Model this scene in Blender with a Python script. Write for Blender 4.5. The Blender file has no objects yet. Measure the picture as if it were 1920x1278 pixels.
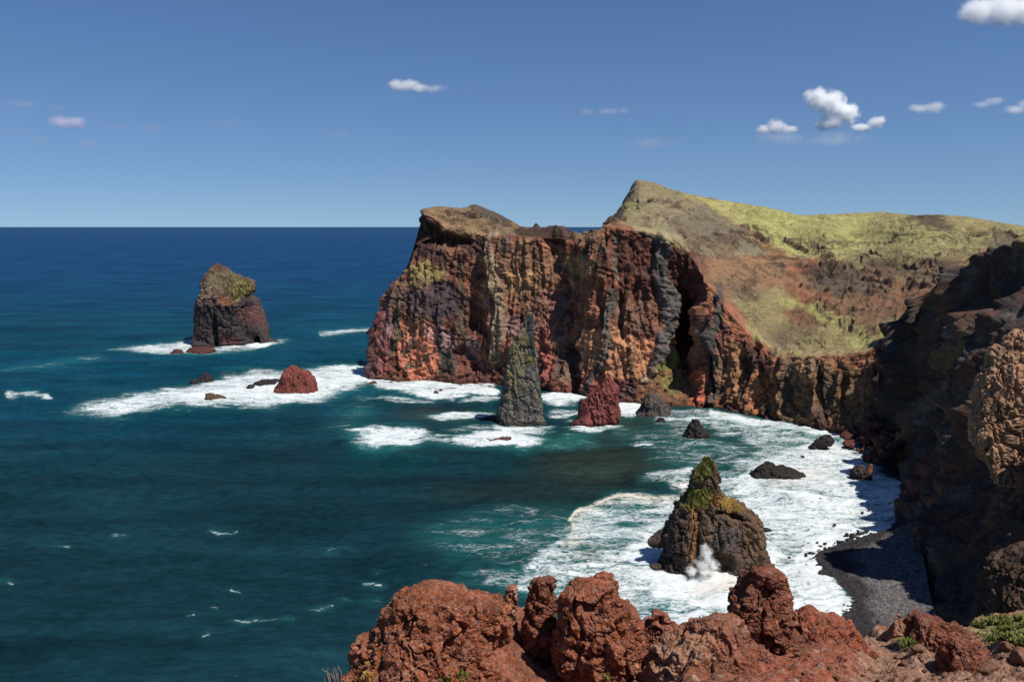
import bpy, math
import numpy as np
from mathutils import Vector

sc = bpy.context.scene
C = sc.collection
f32 = np.float32

# ------------------------------------------------------------------ camera, sky, sun, exposure
F = 1600.0                      # focal length in pixels of a 1920 px wide frame
TH = math.radians(7.63)         # downward pitch
H = 100.0                       # camera height above the sea
SUN_AZ = 127.0                  # degrees to the right of the viewing direction
SUN_EL = 59.0
ct, st = math.cos(TH), math.sin(TH)

cam_data = bpy.data.cameras.new('camera')
cam_data.sensor_width = 36.0
cam_data.lens = 36.0 * F / 1920.0
cam_data.clip_start = 0.2
cam_data.clip_end = 400000.0
cam = bpy.data.objects.new('camera', cam_data)
C.objects.link(cam)
cam.location = (0, 0, H)
cam.rotation_euler = (math.radians(90) - TH, 0, 0)
sc.camera = cam

w = bpy.data.worlds.new('World')
sc.world = w
w.use_nodes = True
wn, wl = w.node_tree.nodes, w.node_tree.links
sky = wn.new('ShaderNodeTexSky')
sky.sky_type = 'NISHITA'
sky.sun_disc = False
sky.sun_elevation = math.radians(SUN_EL)
sky.sun_rotation = math.radians(SUN_AZ)
sky.altitude = 1000
sky.air_density = 1.0
sky.dust_density = 0.2
sky.ozone_density = 4.0
hsv = wn.new('ShaderNodeHueSaturation')
hsv.inputs['Saturation'].default_value = 1.14
hsv.inputs['Value'].default_value = 0.90
hsv.inputs['Hue'].default_value = 0.506
# the clear maritime air of the photo keeps the horizon blue: look the sky up a little above each direction
wtc = wn.new('ShaderNodeTexCoord')
wmul = wn.new('ShaderNodeVectorMath'); wmul.operation = 'MULTIPLY_ADD'
wmul.inputs[1].default_value = (1, 1, 0.9); wmul.inputs[2].default_value = (0, 0, 0.085)
wnor = wn.new('ShaderNodeVectorMath'); wnor.operation = 'NORMALIZE'
wl.new(wtc.outputs['Generated'], wmul.inputs[0]); wl.new(wmul.outputs[0], wnor.inputs[0]); wl.new(wnor.outputs[0], sky.inputs['Vector'])
wl.new(sky.outputs[0], hsv.inputs['Color'])
wl.new(hsv.outputs[0], wn['Background'].inputs['Color'])
wn['Background'].inputs['Strength'].default_value = 0.085

sun_data = bpy.data.lights.new('sun', 'SUN')
sun_data.energy = 4.5
sun_data.angle = math.radians(0.53)
sun_data.color = (1.0, 0.955, 0.88)
sun = bpy.data.objects.new('sun', sun_data)
C.objects.link(sun)
sa, se = math.radians(SUN_AZ), math.radians(SUN_EL)
SUNV = Vector((math.sin(sa) * math.cos(se), math.cos(sa) * math.cos(se), math.sin(se)))
sun.rotation_euler = SUNV.to_track_quat('Z', 'Y').to_euler()

sc.view_settings.view_transform = 'Standard'
sc.view_settings.look = 'None'
sc.view_settings.exposure = 0.28
sc.view_settings.gamma = 1.0
sc.view_settings.use_curve_mapping = False
sc.render.engine = 'CYCLES'
sc.cycles.max_bounces = 14
sc.cycles.volume_bounces = 14
sc.cycles.diffuse_bounces = 3
sc.cycles.glossy_bounces = 2
sc.cycles.volume_step_rate = 1.5
sc.cycles.use_denoising = True
sc.cycles.denoiser = 'OPENIMAGEDENOISE'
sc.cycles.denoising_prefilter = 'ACCURATE'

# ------------------------------------------------------------------ projection helpers (photo pixel + real distance -> world point)
def A(*v):
    return [np.asarray(x, dtype=np.float64) for x in v]

def dirs(px, py):
    xr, yr = (px - 960) / F, (639 - py) / F
    return xr, ct + yr * st, -st + yr * ct

def P(px, py, Y):
    px, py, Y = A(px, py, Y)
    dx, dy, dz = dirs(px, py)
    t = Y / dy
    return np.stack(np.broadcast_arrays(dx * t, Y, H + dz * t), -1)

def G(px, py, z=0.0):
    px, py = A(px, py)
    dx, dy, dz = dirs(px, py)
    t = (z - H) / dz
    return np.stack(np.broadcast_arrays(dx * t, dy * t, z + 0 * dx), -1)

def PZ(px, Y, z):
    k = (z - H) / Y
    yr = (k * ct + st) / (ct - k * st)
    return np.array([(px - 960) / F * Y / (ct + yr * st), Y, z])

def project(p):
    x, y, z = p[..., 0], p[..., 1], p[..., 2] - H
    d = np.maximum(y * ct - z * st, 0.5)
    return 960 + F * x / d, 639 - F * (y * st + z * ct) / d

# ------------------------------------------------------------------ noise
_r = np.random.RandomState(11)
PERM = _r.permutation(256).astype(np.int32)
PERM = np.concatenate([PERM, PERM])
GR = _r.normal(size=(256, 3))
GR = (GR / np.linalg.norm(GR, axis=1)[:, None]).astype(f32)
JIT = _r.rand(256, 3).astype(f32)

def perlin(q):
    q = np.asarray(q, f32)
    i = np.floor(q).astype(np.int32)
    f = q - i
    i &= 255
    u = f * f * f * (f * (f * 6 - 15) + 10)
    out = 0
    for dx in (0, 1):
        a = PERM[(i[:, 0] + dx) & 255]
        wx = u[:, 0] if dx else 1 - u[:, 0]
        for dy in (0, 1):
            b = PERM[(a + i[:, 1] + dy) & 255]
            wy = u[:, 1] if dy else 1 - u[:, 1]
            for dz in (0, 1):
                h = PERM[(b + i[:, 2] + dz) & 255]
                g = GR[h]
                d = g[:, 0] * (f[:, 0] - dx) + g[:, 1] * (f[:, 1] - dy) + g[:, 2] * (f[:, 2] - dz)
                out = out + d * wx * wy * (u[:, 2] if dz else 1 - u[:, 2])
    return out * 1.5

def fbm(p, fr, octv=4, gain=0.5, seed=0.0, lac=2.03):
    fr = np.broadcast_to(np.asarray(fr, f32), (3,))
    q = (p * fr).astype(f32) + np.array([seed * 17.3 + 0.37, seed * 7.7 + 0.71, seed * 3.1 + 0.13], f32)
    a, s, tot = 1.0, 0, 0
    for _ in range(octv):
        s = s + a * perlin(q)
        tot += a
        a *= gain
        q = q * lac + 5.2
    return s / tot * 1.3

def ridged(p, fr, octv=4, gain=0.5, seed=0.0):
    fr = np.broadcast_to(np.asarray(fr, f32), (3,))
    q = (p * fr).astype(f32) + np.array([seed * 13.3 + 0.57, seed * 9.7 + 0.21, seed * 5.1 + 0.43], f32)
    a, s, tot, wgt = 1.0, 0, 0, 1.0
    for _ in range(octv):
        n = (1 - np.abs(perlin(q)) * 1.4)
        n = np.clip(n, 0, 1) ** 2 * wgt
        wgt = np.clip(n * 1.6, 0, 1)
        s = s + a * n
        tot += a
        a *= gain
        q = q * 2.07 + 3.7
    return s / tot

def worley(p, fr, seed=0):
    fr = np.broadcast_to(np.asarray(fr, f32), (3,))
    q = (p * fr).astype(f32) + f32(seed * 11.7)
    i = np.floor(q).astype(np.int32)
    f = (q - i).astype(f32)
    d1 = np.full(len(q), 9, f32)
    d2 = np.full(len(q), 9, f32)
    idv = np.zeros(len(q), f32)
    for dx in (-1, 0, 1):
        a = PERM[(i[:, 0] + dx) & 255]
        for dy in (-1, 0, 1):
            b = PERM[(a + i[:, 1] + dy) & 255]
            for dz in (-1, 0, 1):
                h = PERM[(b + i[:, 2] + dz) & 255]
                j = JIT[h]
                d = (j[:, 0] + dx - f[:, 0]) ** 2 + (j[:, 1] + dy - f[:, 1]) ** 2 + (j[:, 2] + dz - f[:, 2]) ** 2
                m = d < d1
                d2 = np.where(m, d1, np.minimum(d2, d))
                d1 = np.where(m, d, d1)
                idv = np.where(m, h / 255.0, idv)
    return np.sqrt(d1), np.sqrt(d2), idv

def sstep(a, b, x):
    t = np.clip((x - a) / (b - a), 0, 1)
    return t * t * (3 - 2 * t)

def pchip(xk, yk, x):
    """monotone cubic through the keys (yk may have trailing dims)"""
    xk, yk, x = np.asarray(xk, float), np.asarray(yk, float), np.asarray(x, float)
    sh = (-1,) + (1,) * (yk.ndim - 1)
    h = np.diff(xk).reshape(sh)
    d = np.diff(yk, axis=0) / h
    m = np.zeros_like(yk)
    m[0], m[-1] = d[0], d[-1]
    if len(xk) > 2:
        w1, w2 = 2 * h[1:] + h[:-1], h[1:] + 2 * h[:-1]
        with np.errstate(divide='ignore', invalid='ignore'):
            hm = (w1 + w2) / (w1 / d[:-1] + w2 / d[1:])
        m[1:-1] = np.where(d[:-1] * d[1:] > 0, np.nan_to_num(hm), 0)
    k = np.clip(np.searchsorted(xk, x, side='right') - 1, 0, len(xk) - 2)
    hh = (xk[k + 1] - xk[k])
    t = ((x - xk[k]) / hh).reshape(sh)
    hh = hh.reshape(sh)
    t2, t3 = t * t, t * t * t
    return (2 * t3 - 3 * t2 + 1) * yk[k] + (t3 - 2 * t2 + t) * hh * m[k] + (-2 * t3 + 3 * t2) * yk[k + 1] + (t3 - t2) * hh * m[k + 1]

# ------------------------------------------------------------------ colour: sRGB values of the rock itself -> linear base colour
def col(r, g, b, k=0.8):
    c = np.array([r, g, b], float) / 255.0
    return np.where(c <= 0.04045, c / 12.92, ((c + 0.055) / 1.055) ** 2.4) * k

class Paint:
    """lays patches of differently coloured rock on a surface's vertices"""
    def __init__(self, base, px, py):
        self.c, self.px, self.py = base, px, py
    def _mix(self, idx, m, c):
        self.c[idx] = self.c[idx] * (1 - m[:, None]) + np.asarray(c) * m[:, None]
    def _box(self, pts, pad):
        pts = np.asarray(pts, float)
        lo, hi = pts.min(0) - pad, pts.max(0) + pad
        return np.nonzero((self.px > lo[0]) & (self.px < hi[0]) & (self.py > lo[1]) & (self.py < hi[1]))[0]
    def poly(self, pts, c, soft=4.0, a=1.0):
        idx = self._box(pts, soft)
        if len(idx) == 0: return
        sd = poly_sd(self.px[idx], self.py[idx], pts)
        self._mix(idx, a * sstep(-soft, soft, -sd), c)
    def stroke(self, pts, wd, c, soft=2.5, a=1.0):
        idx = self._box(pts, wd + soft)
        if len(idx) == 0: return
        d = line_d(self.px[idx], self.py[idx], pts)
        self._mix(idx, a * (1 - sstep(wd / 2 - soft, wd / 2 + soft, d)), c)

def line_d(x, y, pts):
    d = np.full(x.shape, 1e9)
    for (x0, y0), (x1, y1) in zip(pts[:-1], pts[1:]):
        ex, ey = x1 - x0, y1 - y0
        t = np.clip(((x - x0) * ex + (y - y0) * ey) / (ex * ex + ey * ey + 1e-9), 0, 1)
        d = np.minimum(d, np.hypot(x - x0 - t * ex, y - y0 - t * ey))
    return d

def poly_sd(x, y, pts):
    pts = list(pts)
    d = line_d(x, y, pts + [pts[0]])
    ins = np.zeros(x.shape, bool)
    for (x0, y0), (x1, y1) in zip(pts, pts[1:] + [pts[0]]):
        if y0 == y1: continue
        c = ((y0 > y) != (y1 > y)) & (x < (x1 - x0) * (y - y0) / (y1 - y0) + x0)
        ins ^= c
    return np.where(ins, -d, d)

# ------------------------------------------------------------------ mesh building
def tag(o, label=None, cat=None, group=None, kind=None):
    for k, v in (('label', label), ('category', cat), ('group', group), ('kind', kind)):
        if v: o[k] = v
    return o

def raw_mesh(name, verts, faces4, colr=None, attrs=None, smooth=True):
    me = bpy.data.meshes.new(name)
    n, nf = len(verts), len(faces4)
    k = faces4.shape[1]
    me.vertices.add(n)
    me.vertices.foreach_set('co', np.asarray(verts, f32).ravel())
    me.loops.add(nf * k)
    me.loops.foreach_set('vertex_index', faces4.astype(np.int32).ravel())
    me.polygons.add(nf)
    me.polygons.foreach_set('loop_start', np.arange(nf, dtype=np.int32) * k)
    me.update(calc_edges=True)
    me.validate()
    if smooth:
        me.polygons.foreach_set('use_smooth', np.ones(len(me.polygons), bool))
    if colr is not None:
        at = me.attributes.new('Col', 'FLOAT_COLOR', 'POINT')
        at.data.foreach_set('color', np.concatenate([colr, np.ones((n, 1))], 1).astype(f32).ravel())
    for k2, v in (attrs or {}).items():
        at = me.attributes.new(k2, 'FLOAT', 'POINT')
        at.data.foreach_set('value', np.asarray(v, f32).ravel())
    return me

def grid_faces(nv, nu, wrap=False):
    i = np.arange(nv - 1)[:, None] * nu
    j = np.arange(nu if wrap else nu - 1)[None, :]
    j2 = (j + 1) % nu
    return np.stack([i + j, i + j2, i + nu + j2, i + nu + j], -1).reshape(-1, 4)

def link(name, me, mat, origin=None, parent=None):
    o = bpy.data.objects.new(name, me)
    if mat: me.materials.append(mat)
    C.objects.link(o)
    if origin is not None: o.location = origin
    if parent: o.parent = parent
    return o

def grid_normals(V, wrap=False):
    if wrap:
        du = np.roll(V, -1, 1) - np.roll(V, 1, 1)
    else:
        du = np.gradient(V, axis=1)
    dv = np.gradient(V, axis=0)
    n = np.cross(du, dv)
    return n / (np.linalg.norm(n, axis=-1, keepdims=True) + 1e-9)

# ------------------------------------------------------------------ materials
def nodes_of(name):
    m = bpy.data.materials.new(name)
    m.use_nodes = True
    nt = m.node_tree
    return m, nt, nt.nodes, nt.links, nt.nodes['Principled BSDF']

def noise_node(n, l, vec, scale, detail=4, rough=0.6, dist=0.0):
    t = n.new('ShaderNodeTexNoise')
    t.inputs['Scale'].default_value = scale
    t.inputs['Detail'].default_value = detail
    t.inputs['Roughness'].default_value = rough
    t.inputs['Distortion'].default_value = dist
    l.new(vec, t.inputs['Vector'])
    return t.outputs['Fac']

def maprange(n, l, v, a, b, c, d, smooth=False):
    t = n.new('ShaderNodeMapRange')
    if smooth: t.interpolation_type = 'SMOOTHSTEP'
    for i, x in zip((1, 2, 3, 4), (a, b, c, d)): t.inputs[i].default_value = x
    l.new(v, t.inputs[0])
    return t.outputs[0]

def math_node(n, l, op, a, b):
    t = n.new('ShaderNodeMath')
    t.operation = op
    for i, x in enumerate((a, b)):
        if isinstance(x, (int, float)): t.inputs[i].default_value = x
        else: l.new(x, t.inputs[i])
    return t.outputs[0]

def rock_mat(name, size, bump=1.0, lo=0.72, hi=1.28, rough=0.92, pebble=0.0, stretch=(1, 1, 1)):
    """rock whose colour zones come from the mesh; grain of the given size in metres"""
    m, nt, n, l, b = nodes_of(name)
    b.inputs['Roughness'].default_value = rough
    b.inputs['Specular IOR Level'].default_value = 0.15
    at = n.new('ShaderNodeAttribute'); at.attribute_name = 'Col'
    tc = n.new('ShaderNodeTexCoord')
    mp = n.new('ShaderNodeMapping'); mp.inputs['Scale'].default_value = stretch
    l.new(tc.outputs['Object'], mp.inputs['Vector'])
    v = mp.outputs[0]
    n1 = noise_node(n, l, v, 1 / size, 6, 0.65)
    n2 = noise_node(n, l, v, 0.23 / size, 4, 0.6)
    f1 = maprange(n, l, n1, 0.3, 0.7, lo, hi)
    f2 = maprange(n, l, n2, 0.3, 0.7, 0.86, 1.14)
    f = math_node(n, l, 'MULTIPLY', f1, f2)
    mx = n.new('ShaderNodeVectorMath'); mx.operation = 'SCALE'
    l.new(at.outputs['Color'], mx.inputs[0]); l.new(f, mx.inputs['Scale'])
    out = mx.outputs[0]
    h = n1
    if pebble:
        vo = n.new('ShaderNodeTexVoronoi'); vo.inputs['Scale'].default_value = 1 / pebble
        l.new(v, vo.inputs['Vector'])
        hv = maprange(n, l, vo.outputs['Distance'], 0.0, 0.7, 0.6, 0.0)
        h = math_node(n, l, 'ADD', n1, hv)
        hs = n.new('ShaderNodeHueSaturation')
        sp = n.new('ShaderNodeSeparateColor'); l.new(vo.outputs['Color'], sp.inputs[0])
        l.new(maprange(n, l, sp.outputs[0], 0, 1, 0.75, 1.3), hs.inputs['Value'])
        l.new(maprange(n, l, sp.outputs[1], 0, 1, 0.8, 1.1), hs.inputs['Saturation'])
        l.new(out, hs.inputs['Color'])
        out = hs.outputs[0]
    l.new(out, b.inputs['Base Color'])
    bp = n.new('ShaderNodeBump')
    bp.inputs['Strength'].default_value = min(1.0, bump)
    bp.inputs['Distance'].default_value = size * 0.5 * max(1, bump)
    l.new(h, bp.inputs['Height'])
    l.new(bp.outputs[0], b.inputs['Normal'])
    return m

def plain_mat(name, c, var=0.25, scale=20.0, rough=0.8):
    m, nt, n, l, b = nodes_of(name)
    b.inputs['Roughness'].default_value = rough
    b.inputs['Specular IOR Level'].default_value = 0.2
    tc = n.new('ShaderNodeTexCoord')
    f = maprange(n, l, noise_node(n, l, tc.outputs['Object'], scale, 4), 0.3, 0.7, 1 - var, 1 + var)
    mx = n.new('ShaderNodeVectorMath'); mx.operation = 'SCALE'
    mx.inputs[0].default_value = tuple(c)
    l.new(f, mx.inputs['Scale'])
    l.new(mx.outputs[0], b.inputs['Base Color'])
    return m

M_FAR = rock_mat('far_cliff_rock', 1.3, 0.9, 0.6, 1.4)
M_STACK = rock_mat('sea_stack_rock', 0.9, 0.9, 0.62, 1.38)
M_NEAR = rock_mat('red_tuff', 0.06, 1.0, 0.62, 1.38, pebble=0.04)
M_SOIL = rock_mat('red_soil', 0.045, 0.9, 0.7, 1.3, pebble=0.035)
M_BEACH = rock_mat('beach_pebbles', 0.5, 1.0, 0.6, 1.4, pebble=0.55)

#@@SEA
# ------------------------------------------------------------------ the sea
def build_sea():
    rows = np.concatenate([[2600, 2200, 1900, 1700, 1550], np.arange(1450, 1190, -2.0), np.arange(1190, 640, -1.15), np.arange(640, 440, -1.0),
                           np.arange(440, 428, -0.5), [427.5, 427, 426.5, 426.0]])
    cols_ = np.concatenate([[-9000, -5000, -2500, -1200, -600, -300], np.arange(-150, 2070, 1.7), [2200, 2500, 3200, 5000, 9000]])
    px, py = np.meshgrid(cols_, rows)
    V = G(px, py)
    # last row: the horizon, and close the sheet under the camera
    far = V[-1].copy(); far *= (160000.0 / far[:, 1])[:, None]; far[:, 2] = 0
    V = np.concatenate([V, far[None]], 0)
    px = np.concatenate([px, px[-1:]], 0); py = np.concatenate([py, np.full((1, px.shape[1]), 425.2)], 0)
    nv, nu = px.shape
    p = V.reshape(-1, 3)
    px, py = px.ravel(), py.ravel()
    dist = p[:, 1]
    # noise-warped coordinates so that foam edges are ragged (warp lives in world metres)
    q = p.copy(); q[:, 2] = 0
    w1 = fbm(q, (1 / 26, 1 / 26, 1), 4, seed=1)
    w2 = fbm(q, (1 / 26, 1 / 26, 1), 4, seed=2)
    w3 = fbm(q, (1 / 7., 1 / 7., 1), 3, seed=3)
    scl = np.clip(300.0 / np.maximum(dist, 60), 0.3, 1.6)
    wx = px + (w1 * 38 + w3 * 10) * scl
    wy = py + (w2 * 15 + w3 * 5) * scl * np.clip(300.0 / np.maximum(dist, 60), .4, 1.2)
    foam = np.zeros(len(p))
    def fpoly(pts, a, soft):
        pts_ = np.asarray(pts, float)
        idx = np.nonzero((wx > pts_[:, 0].min() - soft) & (wx < pts_[:, 0].max() + soft) & (wy > pts_[:, 1].min() - soft) & (wy < pts_[:, 1].max() + soft))[0]
        if len(idx) == 0: return
        sd = poly_sd(wx[idx], wy[idx] , pts)
        foam[idx] = np.maximum(foam[idx], a * sstep(-soft, soft * 0.7, -sd))
    def fell(cx, cy, rx, ry, a, soft=0.45, rot=0.0):
        r = max(rx, ry) * 1.8
        idx = np.nonzero((np.abs(wx - cx) < r) & (np.abs(wy - cy) < r))[0]
        if len(idx) == 0: return
        ux, uy = wx[idx] - cx, wy[idx] - cy
        c, s = math.cos(rot), math.sin(rot)
        d = np.hypot((ux * c + uy * s) / rx, (-ux * s + uy * c) / ry)
        foam[idx] = np.maximum(foam[idx], a * (1 - sstep(1 - soft, 1 + soft, d)))
    def fstroke(pts, wd, a, soft=5):
        pts_ = np.asarray(pts, float)
        idx = np.nonzero((wx > pts_[:, 0].min() - wd) & (wx < pts_[:, 0].max() + wd) & (wy > pts_[:, 1].min() - wd) & (wy < pts_[:, 1].max() + wd))[0]
        if len(idx) == 0: return
        d = line_d(wx[idx], wy[idx], pts)
        foam[idx] = np.maximum(foam[idx], a * (1 - sstep(wd / 2 - soft, wd / 2 + soft, d)))
    # surf left of the headland
    fpoly([(130, 772), (250, 742), (350, 726), (420, 704), (470, 697), (530, 702), (600, 690), (690, 684), (700, 722), (640, 738), (590, 750), (500, 768), (430, 764), (330, 762), (220, 778)], 0.80, 15)
    fpoly([(300, 748), (420, 722), (520, 715), (600, 705), (690, 695), (690, 722), (560, 748), (420, 756)], 0.92, 14)
    fpoly([(205, 655), (300, 643), (366, 637), (380, 655), (470, 642), (545, 635), (500, 650), (400, 661), (330, 665), (280, 661)], 0.74, 8)
    fell(480, 646, 26, 8, 1.0)
    fstroke([(0, 696), (60, 687), (120, 677), (190, 672)], 7, 0.42, 6)
    fstroke([(10, 741), (50, 737), (88, 743)], 7, 0.75, 4)
    fstroke([(600, 626), (650, 622), (700, 619)], 9, 0.72, 6)
    fell(655, 690, 60, 9, 0.9)
    # headland foot
    fpoly([(684, 712), (760, 716), (820, 712), (930, 716), (930, 745), (880, 742), (845, 748), (760, 735), (700, 724)], 0.85, 6)
    fell(815, 737, 48, 8, 0.95); fell(770, 750, 45, 5, 0.6); fell(870, 776, 62, 7, 0.85, rot=-0.05)
    fell(900, 752, 40, 7, 0.7); fell(728, 748, 40, 4, 0.55)
    fell(733, 822, 72, 20, 0.88); fell(800, 826, 60, 9, 0.5); fell(925, 828, 88, 15, 0.95); fell(975, 803, 62, 12, 0.8); fell(880, 806, 45, 9, 0.5)
    fell(1050, 748, 45, 12, 0.9); fell(1095, 742, 40, 8, 0.85); fell(1060, 775, 40, 8, 0.6); fell(1110, 800, 60, 9, 0.75); fell(1180, 768, 50, 11, 0.95)
    fell(1075, 840, 70, 10, 0.35); fell(1060, 825, 80, 14, 0.3); fell(1215, 832, 14, 3, 0.9)
    # the bay
    fpoly([(1215, 775), (1300, 768), (1400, 783), (1500, 800), (1590, 812), (1640, 850), (1700, 905), (1700, 1010), (1560, 1030), (1300, 1000), (1290, 900), (1350, 880), (1420, 845), (1380, 815), (1290, 800), (1230, 790)], 0.58, 14)
    fpoly([(1380, 880), (1480, 835), (1560, 815), (1610, 850), (1700, 905), (1690, 1020), (1560, 1040), (1420, 1000), (1360, 940)], 0.80, 26)
    fpoly([(1320, 770), (1400, 783), (1500, 800), (1580, 812), (1560, 826), (1440, 806), (1330, 785)], 0.8, 6)
    fpoly([(1150, 800), (1280, 800), (1420, 840), (1380, 880), (1300, 890), (1230, 860)], 0.42, 22)
    fpoly([(1200, 897), (1260, 884), (1330, 880), (1340, 920), (1290, 925), (1240, 905)], 0.62, 8)
    fpoly([(1062, 985), (1085, 952), (1130, 930), (1200, 922), (1300, 922), (1400, 960), (1500, 1000), (1560, 1030), (1540, 1080), (1620, 1150), (1640, 1270), (1300, 1270), (1100, 1210), (960, 1110), (1000, 1050), (1040, 1010)], 0.64, 16)
    fpoly([(1180, 1000), (1240, 985), (1440, 1030), (1530, 1060), (1600, 1150), (1620, 1260), (1330, 1230), (1230, 1130), (1190, 1090)], 0.80, 30)
    fpoly([(1215, 1080), (1300, 1086), (1420, 1078), (1470, 1110), (1360, 1150), (1240, 1130)], 0.97, 14)
    fstroke([(1640, 1000), (1560, 1024), (1530, 1045), (1530, 1078), (1552, 1112), (1572, 1150), (1572, 1210)], 60, .92, 12)
    fell(1560, 1165, 50, 44, 0.9); fell(1590, 1220, 40, 30, .9)
    fell(1210, 1040, 50, 34, 0.9); fell(1455, 1045, 30, 30, 0.9)
    fstroke([(1062, 988), (1085, 955), (1130, 934), (1200, 926), (1290, 926)], 12, 0.86, 8)
    fpoly([(800, 1000), (900, 965), (1060, 950), (1080, 1000), (1000, 1060), (900, 1060), (850, 1040)], 0.36, 40)
    fpoly([(860, 1075), (960, 1060), (1040, 1010), (1100, 1080), (960, 1120)], 0.45, 25)
    # drifting lines of old foam and small whitecaps
    for s in ([(440, 1166), (480, 1166), (520, 1172)], [(560, 1148), (600, 1144), (630, 1146)], [(400, 990), (412, 997), (432, 989)], [(620, 1031), (640, 1032)],
              [(75, 1018), (100, 1016), (125, 1022)], [(0, 1094), (35, 1095)], [(680, 1095), (720, 1094)], [(690, 1124), (730, 1122)], [(400, 1195), (385, 1200)],
              [(440, 1108), (452, 1112)], [(350, 1158), (362, 1155)], [(640, 1130), (660, 1126)], [(210, 993), (228, 994)], [(390, 1142), (410, 1142)]):
        fstroke(s, 6, 0.52, 4)
    foam[(py > 1330) | (py < 500)] = 0
    # thin foam of broken crests down the swell line west of the pillar
    g = np.exp(-((wx - (690 + (wy - 740) * -0.6)) / 40) ** 2) * sstep(725, 745, wy) * (1 - sstep(800, 830, wy))
    foam = np.maximum(foam, g * 0.30)
    # water colour: deep blue offshore, teal near, olive where silt hangs in the bay
    deep, blue, teal = np.array([.0018, .032, .094]), np.array([.0022, .0365, .062]), np.array([.0048, .0222, .0295])
    olive = np.array([.016, .024, .019]); aer = np.array([.02, .14, .13])
    big = fbm(q, (1 / 90., 1 / 160., 1), 3, seed=5)
    t1 = sstep(470, 640, py + big * 25)[:, None]
    t2 = sstep(700, 960, py + px * 0.10 + big * 60)[:, None]
    c = deep * (1 - t1) + blue * t1
    c = c * (1 - t2) + teal * t2
    def cpatch(cx, cy, rx, ry, cc, a):
        nonlocal c
        d = np.hypot((wx - cx) / rx, (wy - cy) / ry)
        m = (a * (1 - sstep(0.3, 1.1, d)))[:, None]
        c = c * (1 - m) + cc * m
    cpatch(1130, 870, 190, 55, olive, 0.9); cpatch(1000, 920, 260, 40, olive, 0.4); cpatch(840, 775, 130, 22, olive, 0.7); cpatch(1230, 800, 200, 40, olive, 0.8)
    cpatch(1500, 850, 260, 80, olive, .6)
    cpatch(720, 860, 120, 40, np.array([.0015, .030, .033]), 0.6)
    cpatch(1060, 830, 90, 22, aer * .5, 0.6); cpatch(930, 832, 130, 24, aer * .6, 0.6); cpatch(740, 828, 90, 26, aer * .6, .5)
    fo = np.clip(foam * 1.3, 0, 1)
    fs = fo.reshape(nv, nu)
    for _ in range(3):
        fs = (fs + np.roll(fs, 3, 0) + np.roll(fs, -3, 0) + np.roll(fs, 4, 1) + np.roll(fs, -4, 1)) / 5
    ma = (fs.ravel() * 0.75)[:, None]
    c = c * (1 - ma) + (aer * 0.75) * ma
    c *= (1 + 0.30 * big)[:, None]
    # cream tint of stirred-up froth along the front of the surge
    cream = np.exp(-(line_d(wx, wy, [(1060, 985), (1085, 955), (1130, 932), (1200, 924), (1300, 924)]) / 16) ** 2)
    cream = np.maximum(cream, 0.7 * np.exp(-(line_d(wx, wy, [(1060, 1020), (1110, 1050)]) / 14) ** 2))
    cream = np.maximum(cream, 0.6 * np.exp(-(line_d(wx, wy, [(1300, 1112), (1400, 1102)]) / 14) ** 2))
    cream = np.maximum(cream, 0.35 * np.exp(-(line_d(wx, wy, [(1450, 905), (1560, 890)]) / 14) ** 2))
    # waves as real relief, faded out where the sheet is too coarse to carry them
    fade = np.clip(240 / np.maximum(dist, 1), 0, 1) ** 1.2
    sw = np.sin((p[:, 0] * 0.45 + p[:, 1] * 0.9) / 17.0 + w1 * 3.0)
    z = 1.15 * sw * np.clip(600 / np.maximum(dist, 1), 0, 1) ** 2
    z += fbm(q, (1 / 9., 1 / 5., 1), 4, seed=6) * 0.8 * fade
    z += fs.ravel() * (0.3 + 0.55 * ridged(q, (1 / 9., 1 / 4., 1), 3, seed=7)) * np.clip(500 / np.maximum(dist, 1), 0, 1)
    z[(py < 470) | (py > 1440)] = 0
    p[:, 2] = z
    me = raw_mesh('water', p, grid_faces(nv, nu), c, {'foam': foam, 'cream': cream})
    m, nt, n, l, b = nodes_of('sea_water')
    n.remove(b)
    tc = n.new('ShaderNodeTexCoord')
    ac = n.new('ShaderNodeAttribute'); ac.attribute_name = 'Col'
    af = n.new('ShaderNodeAttribute'); af.attribute_name = 'foam'
    acr = n.new('ShaderNodeAttribute'); acr.attribute_name = 'cream'
    def mapped(sx, sy, rz=0.0):
        mp = n.new('ShaderNodeMapping'); mp.inputs['Scale'].default_value = (sx, sy, 0.0); mp.inputs['Rotation'].default_value = (0, 0, rz)
        l.new(tc.outputs['Object'], mp.inputs['Vector'])
        return mp.outputs[0]
    # foam pattern: torn streaks, lace and fine bubbles
    s1 = noise_node(n, l, mapped(0.055, 0.16, 0.12), 1.0, 5, 0.62, 0.9)
    s2 = noise_node(n, l, mapped(0.42, 1.0, 0.08), 1.0, 7, 0.72, 0.8)
    s3 = noise_node(n, l, mapped(0.20, 0.46, -0.15), 1.0, 3, 0.55, 2.0)
    lace = math_node(n, l, 'ABSOLUTE', math_node(n, l, 'SUBTRACT', s3, 0.5), 0)
    lace = maprange(n, l, lace, 0.0, 0.16, 0.20, -0.14)
    pat = math_node(n, l, 'ADD', math_node(n, l, 'MULTIPLY', s1, 1.3), math_node(n, l, 'MULTIPLY', s2, 0.70))
    pat = math_node(n, l, 'ADD', math_node(n, l, 'SUBTRACT', pat, 1.0), lace)
    dens = math_node(n, l, 'SUBTRACT', math_node(n, l, 'MULTIPLY', af.outputs['Fac'], 1.25), 0.755)
    val = math_node(n, l, 'ADD', dens, math_node(n, l, 'MULTIPLY', pat, 1.25))
    fm = maprange(n, l, val, -0.22, 0.52, 0, 1, True)
    gate = maprange(n, l, af.outputs['Fac'], 0.10, 0.30, 0, 1, True)
    fm = math_node(n, l, 'MULTIPLY', fm, gate)
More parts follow.
